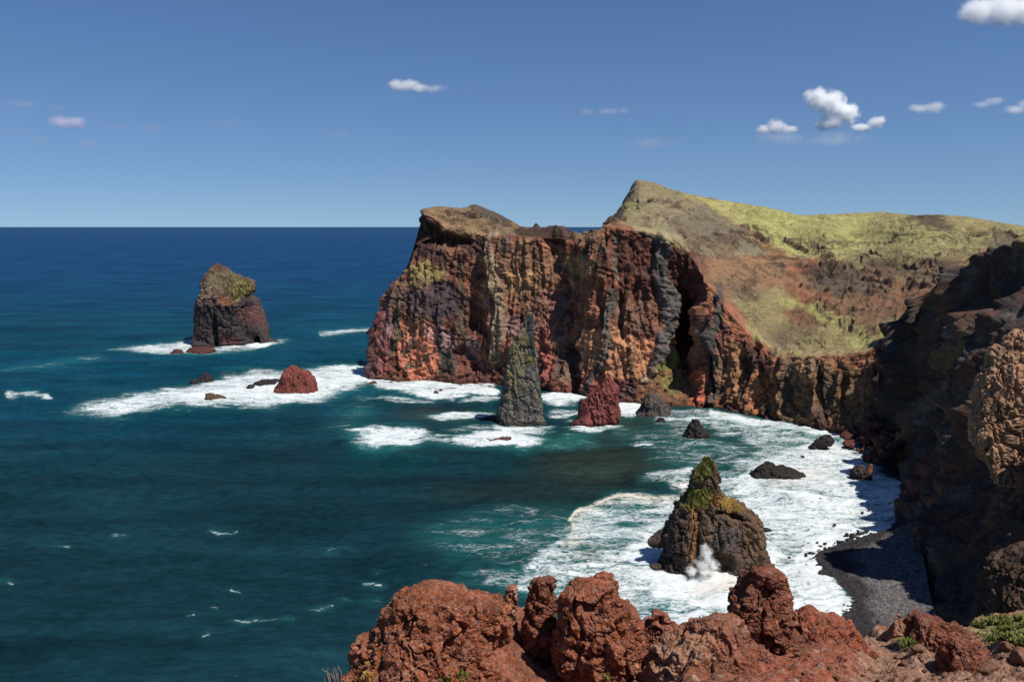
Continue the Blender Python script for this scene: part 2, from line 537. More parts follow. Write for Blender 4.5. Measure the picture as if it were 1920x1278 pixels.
    # ripples
    r1 = noise_node(n, l, mapped(0.16, 0.42, 0.1), 1.0, 5, 0.62, 0.3)
    r2 = noise_node(n, l, mapped(0.9, 2.1, 0.1), 1.0, 3, 0.55, 0.0)
    hgt = math_node(n, l, 'ADD', r1, math_node(n, l, 'MULTIPLY', r2, 0.12))
    bp = n.new('ShaderNodeBump'); bp.inputs['Strength'].default_value = 0.75; bp.inputs['Distance'].default_value = 1.3
    l.new(hgt, bp.inputs['Height'])
    bf = n.new('ShaderNodeBump'); bf.inputs['Strength'].default_value = 0.4; bf.inputs['Distance'].default_value = 0.7
    l.new(s2, bf.inputs['Height'])
    # broad patches of rippled and slick water
    slick = maprange(n, l, noise_node(n, l, mapped(0.010, 0.045, 0.15), 1.0, 5, 0.6, 0.5), 0.35, 0.65, 0.72, 1.35)
    r3 = maprange(n, l, r1, 0.3, 0.7, 0.70, 1.35)
    sc_ = math_node(n, l, 'MULTIPLY', slick, r3)
    wc = n.new('ShaderNodeVectorMath'); wc.operation = 'SCALE'
    l.new(ac.outputs['Color'], wc.inputs[0]); l.new(sc_, wc.inputs['Scale'])
    df = n.new('ShaderNodeBsdfDiffuse'); l.new(wc.outputs[0], df.inputs['Color']); l.new(bp.outputs[0], df.inputs['Normal'])
    gl = n.new('ShaderNodeBsdfGlossy'); gl.inputs['Roughness'].default_value = 0.18; l.new(bp.outputs[0], gl.inputs['Normal'])
    fr = n.new('ShaderNodeFresnel'); fr.inputs['IOR'].default_value = 1.33; l.new(bp.outputs[0], fr.inputs['Normal'])
    frs = math_node(n, l, 'MULTIPLY', fr.outputs[0], 0.20)
    wm = n.new('ShaderNodeMixShader'); l.new(frs, wm.inputs[0]); l.new(df.outputs[0], wm.inputs[1]); l.new(gl.outputs[0], wm.inputs[2])
    fc = n.new('ShaderNodeMix'); fc.data_type = 'RGBA'
    fc.inputs['A'].default_value = (0.60, 0.635, 0.64, 1); fc.inputs['B'].default_value = (0.62, 0.53, 0.42, 1)
    l.new(math_node(n, l, 'MULTIPLY', acr.outputs['Fac'], 0.75), fc.inputs['Factor'])
    fd = n.new('ShaderNodeBsdfDiffuse'); l.new(fc.outputs['Result'], fd.inputs['Color']); l.new(bf.outputs[0], fd.inputs['Normal'])
    mix = n.new('ShaderNodeMixShader'); l.new(fm, mix.inputs[0]); l.new(wm.outputs[0], mix.inputs[1]); l.new(fd.outputs[0], mix.inputs[2])
    l.new(mix.outputs[0], n['Material Output'].inputs['Surface'])
    o = link('water', me, m)
    tag(o, 'blue green sea with white surf breaking round the rocks and in the bay', 'sea', kind='structure')

build_sea()

#@@HEADLAND
# ------------------------------------------------------------------ lofted land
def loft(cols_, row_counts, ucount, upow=None):
    """cols_: list of columns, each a list of world points from under the water, over the rim to the far side"""
    K = np.array(cols_, float)                                  # (nc, nl, 3)
    du = np.linalg.norm(np.diff(K, axis=0), axis=2)
    uk = np.concatenate([[0], np.cumsum(np.maximum(np.median(du, axis=1), 3.0))])
    dv = np.linalg.norm(np.diff(K, axis=1), axis=2).mean(0)
    vk = np.concatenate([[0], np.cumsum(np.maximum(dv, 1.0))])
    vs = np.concatenate([np.linspace(vk[i], vk[i + 1], row_counts[i], endpoint=False) for i in range(len(row_counts))] + [[vk[-1]]])
    # distribute columns by how large they appear
    us = np.linspace(0, uk[-1], 4000)
    M = pchip(uk, K[:, 1], us)
    sx, sy = project(M)
    seg = np.hypot(np.diff(sx), np.diff(sy)) + 0.05 * np.linalg.norm(np.diff(M, axis=0), axis=1)
    cs = np.concatenate([[0], np.cumsum(seg)])
    us = np.interp(np.linspace(0, cs[-1], ucount), cs, us)
    A1 = pchip(uk, K, us)                                       # (nu, nl, 3)
    A2 = pchip(vk, A1.transpose(1, 0, 2), vs)                   # (nv, nu, 3)
    lev = np.interp(vs, vk, np.arange(len(vk)))                 # fractional level per row
    return A2, lev

def base_colours(p, fz, seed=0):
    """banded volcanic rock: maroon, red-brown, orange, tan and dark grey"""
    MAR, RED, ORA, TAN, DRK, GRY = col(98, 52, 48), col(128, 70, 54), col(168, 100, 66), col(148, 112, 80), col(66, 46, 42), col(96, 84, 78)
    a = fbm(p, (1 / 24., 1 / 24., 1 / 42.), 5, 0.55, seed + 1)
    b = fbm(p, (1 / 9., 1 / 9., 1 / 34.), 5, 0.55, seed + 2)
    pd_ = p.copy(); pd_[:, 2] += p[:, 0] * .45 + a * 8
    s = fbm(pd_, (1 / 60., 1 / 60., 1 / 4.5), 4, 0.6, seed + 3)
    c = np.empty((len(p), 3)); c[:] = RED
    def mx(m, cc):
        nonlocal c
        m = np.clip(m, 0, 1)[:, None]
        c = c * (1 - m) + cc * m
    mx(sstep(0.02, 0.35, a), ORA * 0.9)
    mx(sstep(0.05, 0.4, -a), MAR)
    mx(0.75 * sstep(0.12, 0.42, b), GRY * 0.8)
    mx(0.8 * sstep(0.15, 0.4, -b), DRK)
    mx(0.55 * sstep(0.1, 0.35, s), DRK)
    mx(0.45 * sstep(0.12, 0.4, -s), TAN)
    return c

def headland_cols():
    cols_ = []
    def W(px, py): return G(px, py)
    def column(water, low, mid, upper, rim, hA, hB, skyp, back=None):
        wp = W(*water); Y0 = wp[1]
        pt = lambda q: P(q[0], q[1], Y0 + q[2])
        c = [wp + np.array([0, -2.0, -7.0]), wp, pt(low), pt(mid), pt(upper), pt(rim), pt(hA), pt(hB), pt(skyp)]
        s = c[-1]
        if back is None: back = 70.0
        c += [np.array([s[0] * 1.03, s[1] + back * .25, max(s[2] * 0.72, 3)]), np.array([s[0] * 1.06, s[1] + back * .6, s[2] * 0.35]), np.array([s[0] * 1.08, s[1] + back, -8.0])]
        cols_.append(c)
        return c
    # tip of the headland: front and back profiles meet here
    c = column((686, 712), (688, 662, 8), (722, 545, 24), (764, 494, 34), (789, 400, 40), (791, 397, 44), (793, 395, 47), (795, 394, 50))
    c[9] = c[4] + np.array([.3, 2.5, 0]); c[10] = c[2] + np.array([.3, 3, 0]); c[11] = c[0] + np.array([0, 4, 0])
    column((700, 715), (702, 668, 5), (730, 552, 14), (772, 494, 20), (795, 402, 27), (797, 396, 33), (801, 392, 40), (806, 389, 48), 60)
    column((740, 716), (742, 680, 5), (752, 580, 12), (790, 500, 20), (812, 408, 28), (815, 400, 34), (820, 393, 42), (826, 387, 52), 70)
    column((800, 717), (800, 678, 5), (804, 590, 11), (826, 500, 18), (842, 430, 26), (848, 412, 36), (854, 398, 46), (862, 390, 58), 80)
    column((860, 719), (860, 680, 6), (862, 592, 13), (872, 505, 20), (880, 438, 27), (882, 418, 40), (884, 402, 58), (886, 386, 76), 80)
    column((905, 720), (906, 680, 6), (908, 590, 12), (912, 505, 18), (916, 440, 24), (917, 426, 36), (918, 412, 58), (920, 396, 78), 80)
    column((945, 722), (946, 682, 5), (946, 595, 10), (947, 508, 16), (948, 440, 21), (949, 432, 32), (952, 424, 52), (956, 412, 70), 70)
    column((985, 728), (986, 690, 6), (990, 600, 14), (992, 510, 22), (990, 445, 27), (991, 436, 34), (992, 432, 42), (994, 427, 52), 60)
    column((1040, 738), (1040, 700, 8), (1040, 600, 24), (1044, 510, 34), (1046, 446, 38), (1047, 438, 44), (1049, 434, 50), (1052, 430, 58), 60)
    column((1080, 742), (1080, 706, 7), (1082, 610, 20), (1084, 520, 30), (1082, 456, 36), (1084, 449, 42), (1086, 445, 48), (1089, 441, 54), 60)
    column((1112, 748), (1112, 712, 6), (1112, 615, 15), (1112, 520, 22), (1112, 446, 28), (1113, 438, 40), (1115, 434, 50), (1118, 430, 64), 90)
    column((1140, 754), (1140, 718, 7), (1140, 618, 18), (1138, 518, 26), (1136, 424, 34), (1142, 420, 70), (1148, 416, 150), (1155, 413, 260), 120)
    column((1185, 760), (1185, 722, 9), (1186, 620, 22), (1188, 520, 30), (1188, 430, 38), (1188, 410, 110), (1183, 388, 200), (1176, 372, 310), 110)
    column((1235, 764), (1236, 728, 14), (1238, 625, 28), (1240, 525, 36), (1240, 440, 44), (1234, 414, 120), (1216, 376, 220), (1196, 339, 325), 120)
    column((1268, 766), (1268, 722, 24), (1270, 640, 44), (1272, 540, 46), (1272, 458, 44), (1266, 428, 120), (1244, 384, 225), (1214, 341, 330), 120)
    column((1294, 766), (1292, 730, 20), (1292, 655, 46), (1292, 570, 44), (1296, 485, 40), (1302, 448, 120), (1290, 398, 225), (1242, 350, 330), 120)
    column((1318, 766), (1318, 730, 6), (1322, 650, 14), (1324, 575, 22), (1324, 525, 30), (1340, 478, 118), (1345, 420, 222), (1290, 364, 330), 130)
    column((1350, 770), (1352, 735, 6), (1356, 670, 12), (1362, 610, 18), (1366, 580, 24), (1385, 515, 110), (1398, 445, 220), (1350, 375, 330), 130)
    column((1400, 781), (1402, 755, 6), (1408, 700, 12), (1414, 655, 18), (1418, 636, 24), (1436, 565, 95), (1460, 470, 210), (1430, 387, 325), 130)
    column((1450, 791), (1451, 768, 5), (1452, 722, 10), (1454, 682, 14), (1456, 665, 19), (1484, 592, 88), (1524, 484, 205), (1500, 402, 320), 130)
    column((1510, 803), (1511, 780, 5), (1511, 728, 9), (1512, 685, 13), (1513, 668, 18), (1534, 594, 85), (1570, 490, 200), (1555, 402, 320), 130)
    column((1570, 812), (1571, 785, 4), (1572, 730, 8), (1573, 686, 11), (1575, 668, 15), (1590, 594, 82), (1620, 490, 195), (1612, 401, 318), 130)
    column((1625, 822), (1626, 790, 4), (1627, 730, 8), (1628, 680, 11), (1630, 658, 16), (1640, 586, 80), (1668, 482, 190), (1655, 398, 314), 130)
    column((1700, 830), (1700, 795, 4), (1701, 730, 8), (1702, 670, 12), (1704, 640, 20), (1706, 570, 80), (1732, 468, 180), (1716, 402, 305), 130)
    column((1790, 834), (1790, 795, 4), (1790, 720, 8), (1790, 650, 14), (1790, 615, 25), (1792, 545, 80), (1806, 462, 170), (1795, 408, 295), 130)
    column((1880, 838), (1880, 795, 4), (1880, 720, 8), (1880, 640, 14), (1880, 600, 28), (1876, 530, 80), (1880, 458, 165), (1868, 420, 285), 130)
    column((1960, 840), (1960, 795, 4), (1960, 720, 8), (1960, 640, 14), (1960, 600, 28), (1955, 525, 80), (1955, 455, 160), (1945, 427, 275), 130)
    column((2250, 846), (2250, 795, 4), (2250, 720, 8), (2250, 640, 14), (2250, 590, 28), (2250, 520, 80), (2250, 455, 150), (2250, 430, 260), 130)
    return cols_

def build_headland():
    V, lev = loft(headland_cols(), [4, 50, 85, 85, 70, 60, 75, 75, 8, 6, 5], 1150)
    nv, nu, _ = V.shape
    N = grid_normals(V)
    N *= np.sign(-N[nv // 4, nu // 3, 1]) if N[nv // 4, nu // 3, 1] != 0 else 1
    p = V.reshape(-1, 3).copy()
    px0, py0 = project(p)
    L = np.repeat(lev, nu)
    face = 1 - sstep(4.7, 5.3, L)                 # cliff face
    hill = sstep(4.9, 5.5, L)
    wet = sstep(0.8, 1.6, L)
    n = N.reshape(-1, 3)
    nh = n.copy(); nh[:, 2] *= 0.45
    d = np.zeros(len(p))
    # buttresses, gullies and blocks on the cliff
    big = fbm(p, (1 / 34., 1 / 34., 1 / 95.), 3, 0.5, 21)
    flu = ridged(p, (1 / 17., 1 / 17., 1 / 70.), 4, 0.5, 22)
    blk = ridged(p, (1 / 9., 1 / 9., 1 / 13.), 5, 0.55, 23)
    rib = ridged(p, (1 / 5.5, 1 / 5.5, 1 / 60.), 3, 0.5, 35)
    warp = fbm(p, 1 / 22., 3, 0.5, 24)
    stz = p.copy(); stz[:, 2] += warp * 9 + p[:, 0] * 0.42
    strat = fbm(stz, (1 / 70., 1 / 70., 1 / 3.6), 3, 0.6, 25)
    fine = fbm(p, 1 / 2.4, 4, 0.6, 26)
    wq = p + np.stack([warp, fine * .6, warp * .8], 1) * 2.2
    cell1, cell2, cid = worley(wq, (1 / 7., 1 / 7., 1 / 10.), 2)
    fell1, fell2, fid = worley(wq, (1 / 3.0, 1 / 3.0, 1 / 3.6), 6)
    crack = 1 - sstep(0.02, 0.22, cell2 - cell1)
    d += face * wet * (big * 7.0 + (flu - 0.45) * 4.5 + (rib - .45) * 2.6 + (blk - 0.4) * 1.9 + strat * 1.2 + fine * 0.5 - crack * 0.6 + (cid - .5) * 1.0 + (fid - .5) * .4 - (1 - sstep(.02, .2, fell2 - fell1)) * .45)
    # talus at the foot is rubble
    tal = np.exp(-((L - 1.4) / 0.5) ** 2)
    d += face * tal * (ridged(p, 1 / 5., 3, .5, 27) - .4) * 3.0
    # hillside: erosion runnels, terraces, outcrops
    gul = ridged(p, (1 / 55., 1 / 75., 1 / 55.), 4, 0.5, 28)
    up = sstep(7.0, 7.6, L)
    d += hill * ((gul - 0.5) * -5.0 + fbm(p, 1 / 15., 4, 0.55, 29) * (1.8 - 1.3 * up) + fine * (0.5 - .1 * up) + fbm(p, 1 / 6., 3, .5, 32) * .6 + strat * 0.6 * (1 - up))
    out = sstep(0.05, 0.3, fbm(p, (1 / 40., 1 / 50., 1 / 30.), 4, 0.55, 30))
    # rock steps in bands across the hillside
    zz = (p[:, 2] + warp * 7 + fbm(p, 1 / 60., 3, .5, 33) * 22 + p[:, 0] * .08) / 7.5
    fr_ = zz - np.floor(zz)
    step_ = np.where(fr_ < .8, fr_ / .8, (1 - fr_) / .2) - .5
    band = sstep(-.05, .25, fbm(p, (1 / 45., 1 / 60., 1 / 30.), 4, .55, 34)) * (1 - .75 * up) * (1 - .5 * sstep(60, 40, p[:, 2]))
    d += hill * band * (step_ * 5.5 + (cid - .5) * 1.8)
    ledge_ = band * hill * sstep(.70, .84, fr_)
    low_hill = hill * (1 - sstep(7.2, 7.9, L))
    d += low_hill * out * ((ridged(p, 1 / 16., 3, .45, 31) - 0.35) * 3.5 + strat * 1.6)
    d *= 1 - 0.55 * np.exp(-((L - 5.0) / 0.12) ** 2)
    d *= np.where(L > 7.8, 0.5, 1.0)
    def pocket(cx, cy, rx, ry, depth):
        nonlocal d
        wpx = px0 + warp * 14; wpy = py0 + fine * 4
        r = np.hypot((wpx - cx) / rx, (wpy - cy) / ry)
        d -= depth * (1 - sstep(0.5, 1.1, r)) * (L < 5.3)
    def dyke(pts, wd, out_):
        nonlocal d
        dd = line_d(px0 + warp * 5, py0, pts)
        d += out_ * (1 - sstep(wd * .35, wd * .6, dd)) * face
    # recesses that catch shade
    pocket(1290, 620, 17, 62, 11); pocket(1308, 540, 14, 40, 7); pocket(845, 450, 45, 20, 7); pocket(800, 440, 26, 24, 6); pocket(892, 585, 11, 40, 7)
    pocket(873, 672, 26, 26, 6); pocket(1075, 690, 13, 60, 9); pocket(1100, 470, 10, 22, 6); pocket(908, 600, 7, 30, 5)
    pocket(1200, 560, 14, 40, 4); pocket(1390, 690, 10, 50, 5); pocket(1430, 720, 10, 50, 4); pocket(1545, 735, 8, 45, 5); pocket(1490, 745, 7, 40, 3); pocket(1130, 560, 8, 40, 4)
    pocket(1590, 740, 9, 50, 5); pocket(1335, 700, 6, 50, 4); pocket(1415, 650, 10, 26, 4); pocket(1165, 590, 8, 50, 4)
    dyke([(930, 420), (920, 476), (930, 523), (940, 562), (942, 602), (930, 672)], 22, 4.0)
    dyke([(1244, 437), (1236, 516), (1256, 574), (1240, 645), (1228, 690)], 24, 4.0)
    dyke([(1342, 539), (1350, 574), (1330, 633), (1350, 692), (1334, 750)], 16, 3.0)
    dyke([(1316, 580), (1308, 640), (1312, 700), (1310, 762)], 12, 3.0)
    dyke([(1146, 545), (1138, 620), (1136, 660), (1110, 720)], 11, 2.5)
    dyke([(750, 570), (742, 633)], 12, 2.0); dyke([(781, 594), (781, 633), (762, 664)], 10, 2.0); dyke([(828, 570), (828, 645)], 12, 2.0)
    dyke([(1470, 670), (1468, 780)], 10, 2.5); dyke([(1530, 690), (1545, 800)], 12, 3.5); dyke([(1445, 690), (1432, 775)], 9, 2.5)
    d[L < 0.5] = 0
    d[L > 9.5] = 0
    p += nh * d[:, None] * face[:, None] + n * (d * (1 - face))[:, None]
    nd = grid_normals(p.reshape(nv, nu, 3)).reshape(-1, 3)
    nd *= np.where(nd[:, 2:3] * n[:, 2:3] + nd[:, 1:2] * n[:, 1:2] < 0, -1, 1)
    # -------- colours
    c = base_colours(p, None, 40)
    wrp1 = fbm(p, 1 / 13., 4, 0.6, 41); wrp2 = fbm(p, 1 / 13., 4, 0.6, 42)
    wf1, wf2 = fbm(p, 1 / 4., 3, .6, 53), fbm(p, 1 / 4., 3, .6, 54)
    pt = Paint(c, px0 + wrp1 * 15 + wf1 * 6, py0 + wrp2 * 15 + wf2 * 6)
    # hillside ground colours first
    m = hill[:, None]
    hb = fbm(p, (1 / 28., 1 / 40., 1 / 14.), 5, 0.55, 43)[:, None]
    pale, rust, umber = col(146, 112, 78), col(150, 92, 62), col(104, 80, 62)
    hc = pale * (1 - sstep(-0.1, 0.3, hb)) + rust * sstep(-0.1, 0.3, hb)
    hc = hc * (1 - .7 * sstep(0.08, 0.4, -hb)) + umber * .7 * sstep(0.08, 0.4, -hb)
    pt.c[:] = pt.c * (1 - m) + hc * m
    # west cliff
    pt.poly([(793, 394), (824, 383), (871, 394), (926, 420), (918, 440), (879, 435), (848, 430), (816, 410)], col(146, 108, 72), 4)
    pt.poly([(875, 380), (905, 384), (955, 400), (965, 418), (926, 418), (880, 396)], col(98, 80, 70), 3)
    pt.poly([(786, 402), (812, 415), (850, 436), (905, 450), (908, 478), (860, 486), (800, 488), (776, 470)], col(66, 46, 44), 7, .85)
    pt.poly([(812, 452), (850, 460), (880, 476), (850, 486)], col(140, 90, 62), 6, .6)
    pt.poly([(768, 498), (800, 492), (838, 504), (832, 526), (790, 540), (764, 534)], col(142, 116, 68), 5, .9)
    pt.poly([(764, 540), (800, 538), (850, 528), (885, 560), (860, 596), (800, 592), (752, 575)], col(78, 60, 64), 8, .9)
    pt.poly([(720, 545), (764, 530), (760, 570), (715, 590)], col(96, 74, 66), 6, .8)
    pt.poly([(699, 574), (746, 580), (738, 640), (720, 700), (690, 700), (688, 640)], col(124, 66, 66), 7, .9)
    pt.poly([(712, 590), (742, 585), (738, 628), (706, 640)], col(142, 102, 102), 5, .7)
    pt.poly([(686, 640), (704, 640), (706, 716), (684, 716)], col(84, 58, 58), 5, .8)
    pt.poly([(757, 604), (818, 606), (834, 664), (818, 712), (768, 714), (744, 656), (752, 625)], col(190, 106, 78), 3.5)
    pt.poly([(789, 606), (822, 608), (826, 641), (800, 636)], col(180, 126, 118), 5, .85)
    pt.stroke([(750, 570), (742, 633), (735, 660)], 14, col(92, 74, 60)); pt.stroke([(781, 594), (781, 633), (762, 664)], 9, col(92, 76, 62)); pt.stroke([(812, 660), (790, 680), (764, 690)], 8, col(96, 76, 62))
    pt.stroke([(828, 565), (827, 645), (836, 680)], 13, col(70, 60, 60))
    pt.poly([(826, 668), (850, 650), (858, 700), (830, 715), (818, 700)], col(70, 62, 58), 5, .9)
    pt.poly([(832, 617), (848, 622), (852, 656), (834, 655)], col(164, 116, 116), 4)
    pt.poly([(871, 629), (898, 638), (896, 676), (870, 668)], col(140, 108, 108), 4, .75)
    pt.poly([(912, 560), (938, 563), (934, 628), (914, 612)], col(150, 96, 86), 5, .8)
    pt.poly([(942, 600), (975, 584), (980, 630), (944, 634)], col(148, 106, 102), 4, .75)
    pt.stroke([(866, 500), (868, 560), (864, 640)], 12, col(98, 78, 60), a=.85)
    pt.poly([(826, 694), (934, 690), (936, 722), (820, 720)], col(96, 54, 48), 6, .8)
    pt.poly([(896, 480), (920, 484), (930, 560), (905, 560)], col(158, 104, 70), 6, .8)
    pt.poly([(950, 505), (1006, 500), (1012, 556), (955, 556)], col(160, 114, 74), 6, .85)
    pt.poly([(955, 455), (1000, 450), (1005, 492), (955, 495)], col(146, 104, 74), 6, .75)
    pt.stroke([(932, 420), (920, 470), (928, 523), (938, 562), (942, 602), (930, 672)], 20, col(142, 112, 88))
    pt.stroke([(944, 420), (944, 480), (946, 540)], 9, col(120, 90, 66), a=.8)
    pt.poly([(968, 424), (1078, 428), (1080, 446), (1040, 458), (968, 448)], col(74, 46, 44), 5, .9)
    pt.stroke([(1006, 455), (1001, 540), (1004, 600)], 6, col(60, 46, 44), a=.7)
    pt.poly([(1008, 470), (1050, 460), (1050, 520), (1012, 540)], col(122, 84, 66), 7, .6)
    pt.poly([(1051, 488), (1085, 478), (1122, 484), (1118, 520), (1070, 540)], col(174, 126, 80), 6, .9)
    pt.poly([(1090, 430), (1130, 424), (1140, 470), (1100, 480)], col(120, 86, 70), 6, .8)
    pt.poly([(1000, 560), (1045, 540), (1050, 640), (1000, 640)], col(132, 84, 74), 8, .75)
    pt.poly([(1006, 612), (1038, 606), (1036, 715), (1008, 715)], col(150, 76, 62), 4, .9)
    pt.poly([(1040, 600), (1062, 590), (1056, 662), (1036, 665)], col(176, 92, 66), 4, .9)
    pt.stroke([(1058, 560), (1044, 640), (1050, 720)], 9, col(90, 74, 68))
    pt.stroke([(1060, 640), (1066, 720)], 14, col(110, 84, 74), a=.8)
    pt.poly([(1040, 715), (1090, 720), (1120, 745), (1040, 742)], col(122, 64, 54), 5, .85)
    pt.poly([(1075, 520), (1135, 520), (1140, 600), (1085, 620)], col(146, 86, 58), 8, .8)
    # middle cliff
    pt.poly([(1150, 433), (1235, 436), (1230, 555), (1160, 560)], col(92, 52, 44), 9, .75)
    pt.poly([(1250, 452), (1303, 480), (1306, 556), (1258, 560)], col(86, 48, 38), 7, .85)
    pt.poly([(1135, 540), (1225, 550), (1230, 620), (1140, 620)], col(126, 80, 62), 9, .6)
    pt.poly([(1092, 622), (1150, 615), (1224, 640), (1226, 705), (1160, 715), (1098, 700)], col(184, 116, 78), 4, .9)
    pt.poly([(1100, 690), (1140, 695), (1150, 735), (1100, 735)], col(180, 92, 66), 6, .9)
    pt.stroke([(1148, 545), (1140, 600), (1142, 655), (1122, 690), (1104, 735)], 14, col(92, 78, 72))
    pt.stroke([(1176, 600), (1180, 700)], 6, col(84, 64, 54), a=.8)
    pt.stroke([(1204, 560), (1190, 640), (1186, 700)], 9, col(104, 80, 68), a=.7)
    pt.stroke([(1244, 434), (1236, 516), (1256, 574), (1240, 645), (1226, 700)], 24, col(94, 82, 80))
    pt.stroke([(1150, 440), (1154, 520)], 7, col(104, 90, 82), a=.8)
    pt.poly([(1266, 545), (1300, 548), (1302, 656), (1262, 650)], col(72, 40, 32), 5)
    pt.poly([(1200, 715), (1270, 660), (1310, 700), (1300, 760), (1200, 760)], col(132, 92, 60), 8, .85)
    pt.poly([(1232, 700), (1254, 662), (1280, 640), (1284, 662), (1258, 690)], col(96, 100, 46), 4, .9)
    pt.poly([(1245, 712), (1275, 700), (1268, 740), (1240, 735)], col(104, 98, 52), 6, .8)
    pt.stroke([(1205, 722), (1235, 700)], 5, col(176, 160, 138), a=.7)
    pt.poly([(1180, 735), (1230, 725), (1300, 750), (1300, 768), (1180, 762)], col(102, 62, 48), 6, .8)
    pt.poly([(1298, 580), (1320, 575), (1316, 660), (1302, 690), (1296, 640)], col(176, 110, 72), 5, .8)
    pt.poly([(1296, 690), (1318, 690), (1316, 768), (1294, 766)], col(186, 92, 60), 4, .9)
    pt.stroke([(1342, 539), (1350, 574), (1330, 633), (1350, 692), (1334, 750)], 17, col(76, 66, 64))
    pt.stroke([(1318, 600), (1326, 680), (1322, 700)], 7, col(70, 60, 58), a=.8)
    pt.poly([(1352, 560), (1380, 580), (1440, 660), (1420, 690), (1370, 640)], col(150, 84, 58), 7, .85)
    pt.poly([(1355, 640), (1400, 650), (1400, 760), (1345, 760)], col(150, 100, 66), 8, .85)
    pt.poly([(1395, 640), (1420, 645), (1440, 700), (1400, 720), (1388, 680)], col(64, 44, 42), 6, .85)
    pt.poly([(1410, 700), (1445, 690), (1445, 780), (1400, 775)], col(170, 104, 62), 6, .85)
    pt.poly([(1460, 665), (1540, 670), (1560, 700), (1530, 800), (1460, 790)], col(128, 94, 66), 7, .85)
    for x0, w0 in ((1392, 8), (1434, 9), (1456, 8), (1478, 16), (1546, 12), (1590, 8)):
        pt.stroke([(x0, 690), (x0 + 3, 730), (x0 - 2, 800)], w0, col(76, 62, 56), a=.85)
    pt.poly([(1554, 680), (1640, 665), (1635, 820), (1560, 815)], col(122, 90, 60), 6, .7)
    pt.poly([(1562, 668), (1640, 655), (1640, 690), (1570, 700)], col(140, 84, 56), 6, .7)
    # peak and hillside
    pt.poly([(1152, 415), (1200, 336), (1240, 350), (1330, 395), (1400, 440), (1440, 480), (1300, 470), (1200, 432)], col(150, 130, 92), 6, .9)
    pt.poly([(1250, 405), (1320, 390), (1380, 425), (1420, 470), (1330, 465), (1260, 440)], col(122, 104, 88), 8, .8)
    pt.poly([(1145, 424), (1178, 358), (1196, 330), (1196, 348), (1168, 414)], col(66, 58, 52), 3, .95)  # steep left edge of the peak: its shaded side painted into the colour
    pt.poly([(1170, 380), (1200, 384), (1205, 402), (1170, 398)], col(140, 136, 68), 9, .7)
    pt.poly([(1195, 333), (1250, 345), (1330, 368), (1300, 380), (1240, 358)], col(150, 132, 80), 5, .8)
    GRASS, GRASS2 = col(176, 160, 84), col(160, 143, 84)
    pt.poly([(1270, 362), (1330, 372), (1400, 380), (1480, 398), (1540, 402), (1640, 394), (1700, 408), (1750, 428), (1810, 440), (1800, 470), (1640, 474), (1560, 498), (1500, 482), (1430, 452), (1375, 415), (1320, 385)], GRASS, 5)
    pt.poly([(1640, 396), (1800, 405), (1960, 424), (1960, 470), (1860, 470), (1700, 500), (1600, 480)], GRASS2, 8, .75)
    pt.poly([(1570, 480), (1700, 470), (1770, 480), (1700, 500), (1610, 505)], GRASS2, 6, .8)
    pt.poly([(1700, 405), (1740, 396), (1790, 430), (1800, 440), (1740, 432), (1690, 415)], col(92, 70, 62), 5, .9)
    pt.poly([(1705, 397), (1735, 393), (1755, 405), (1720, 410)], col(150, 132, 112), 3, .8)
    pt.poly([(1850, 450), (1880, 440), (1905, 460), (1890, 482), (1850, 470)], col(112, 96, 78), 5, .8)
    pt.poly([(1420, 470), (1500, 480), (1500, 492), (1420, 486)], col(90, 62, 50), 4, .8)
    pt.poly([(1340, 480), (1480, 490), (1560, 500), (1540, 545), (1400, 540), (1320, 520)], col(164, 112, 72), 9, .75)
    pt.poly([(1470, 495), (1540, 490), (1530, 520), (1480, 530)], col(166, 88, 60), 6, .8)
    pt.poly([(1515, 510), (1560, 498), (1640, 520), (1650, 552), (1590, 562), (1520, 540)], col(92, 76, 68), 6, .9)
    pt.poly([(1590, 480), (1690, 490), (1800, 480), (1800, 500), (1650, 520)], col(100, 74, 60), 7, .8)
    pt.poly([(1480, 530), (1560, 555), (1600, 580), (1540, 580), (1470, 550)], col(152, 90, 58), 6, .85)
    pt.poly([(1560, 560), (1700, 540), (1720, 560), (1640, 640), (1570, 600)], col(138, 92, 64), 8, .7)
    pt.poly([(1375, 560), (1440, 548), (1530, 585), (1620, 625), (1650, 640), (1640, 652), (1540, 670), (1450, 664), (1405, 615)], col(148, 128, 78), 7, .9)
    pt.poly([(1450, 545), (1500, 560), (1600, 605), (1560, 610), (1470, 570)], col(168, 154, 78), 5, .85)
    pt.poly([(1580, 640), (1610, 612), (1650, 638), (1630, 650)], col(172, 160, 84), 5, .8)
    pt.poly([(1650, 612), (1680, 600), (1670, 640), (1640, 640)], col(164, 152, 80), 5, .8)
    pt.poly([(1462, 580), (1500, 575), (1540, 610), (1490, 615)], col(138, 84, 60), 5, .85)
    pt.poly([(1430, 625), (1480, 620), (1500, 650), (1450, 662)], col(128, 104, 84), 5, .7)
    pt.stroke([(1480, 458), (1530, 463), (1570, 457), (1640, 457), (1700, 455), (1760, 448), (1850, 445)], 4.5, col(106, 84, 56), 1.5, .9)
    pt.stroke([(1500, 655), (1560, 664), (1620, 650)], 4, col(160, 120, 96), 2, .7)
    c = pt.c
    # bare rock shows wherever the hillside steepens
    steep = (sstep(.74, .50, nd[:, 2]) * hill * (1 - .75 * up))[:, None]
    rk = col(112, 84, 66) * (1 + .4 * fbm(p, 1 / 9., 4, .6, 49))[:, None]
    c = c * (1 - .8 * steep) + rk * .8 * steep
    lg = np.clip(ledge_ * (1 - .5 * up) * 1.3, 0, .85)[:, None]
    c = c * (1 - lg) + col(92, 68, 56) * (1 + .4 * fbm(p, 1 / 5., 3, .6, 55))[:, None] * lg
    scree = (sstep(.1, .3, fbm(p, (1 / 30., 1 / 50., 1 / 20.), 5, .6, 50)) * hill * (1 - .8 * up))[:, None]
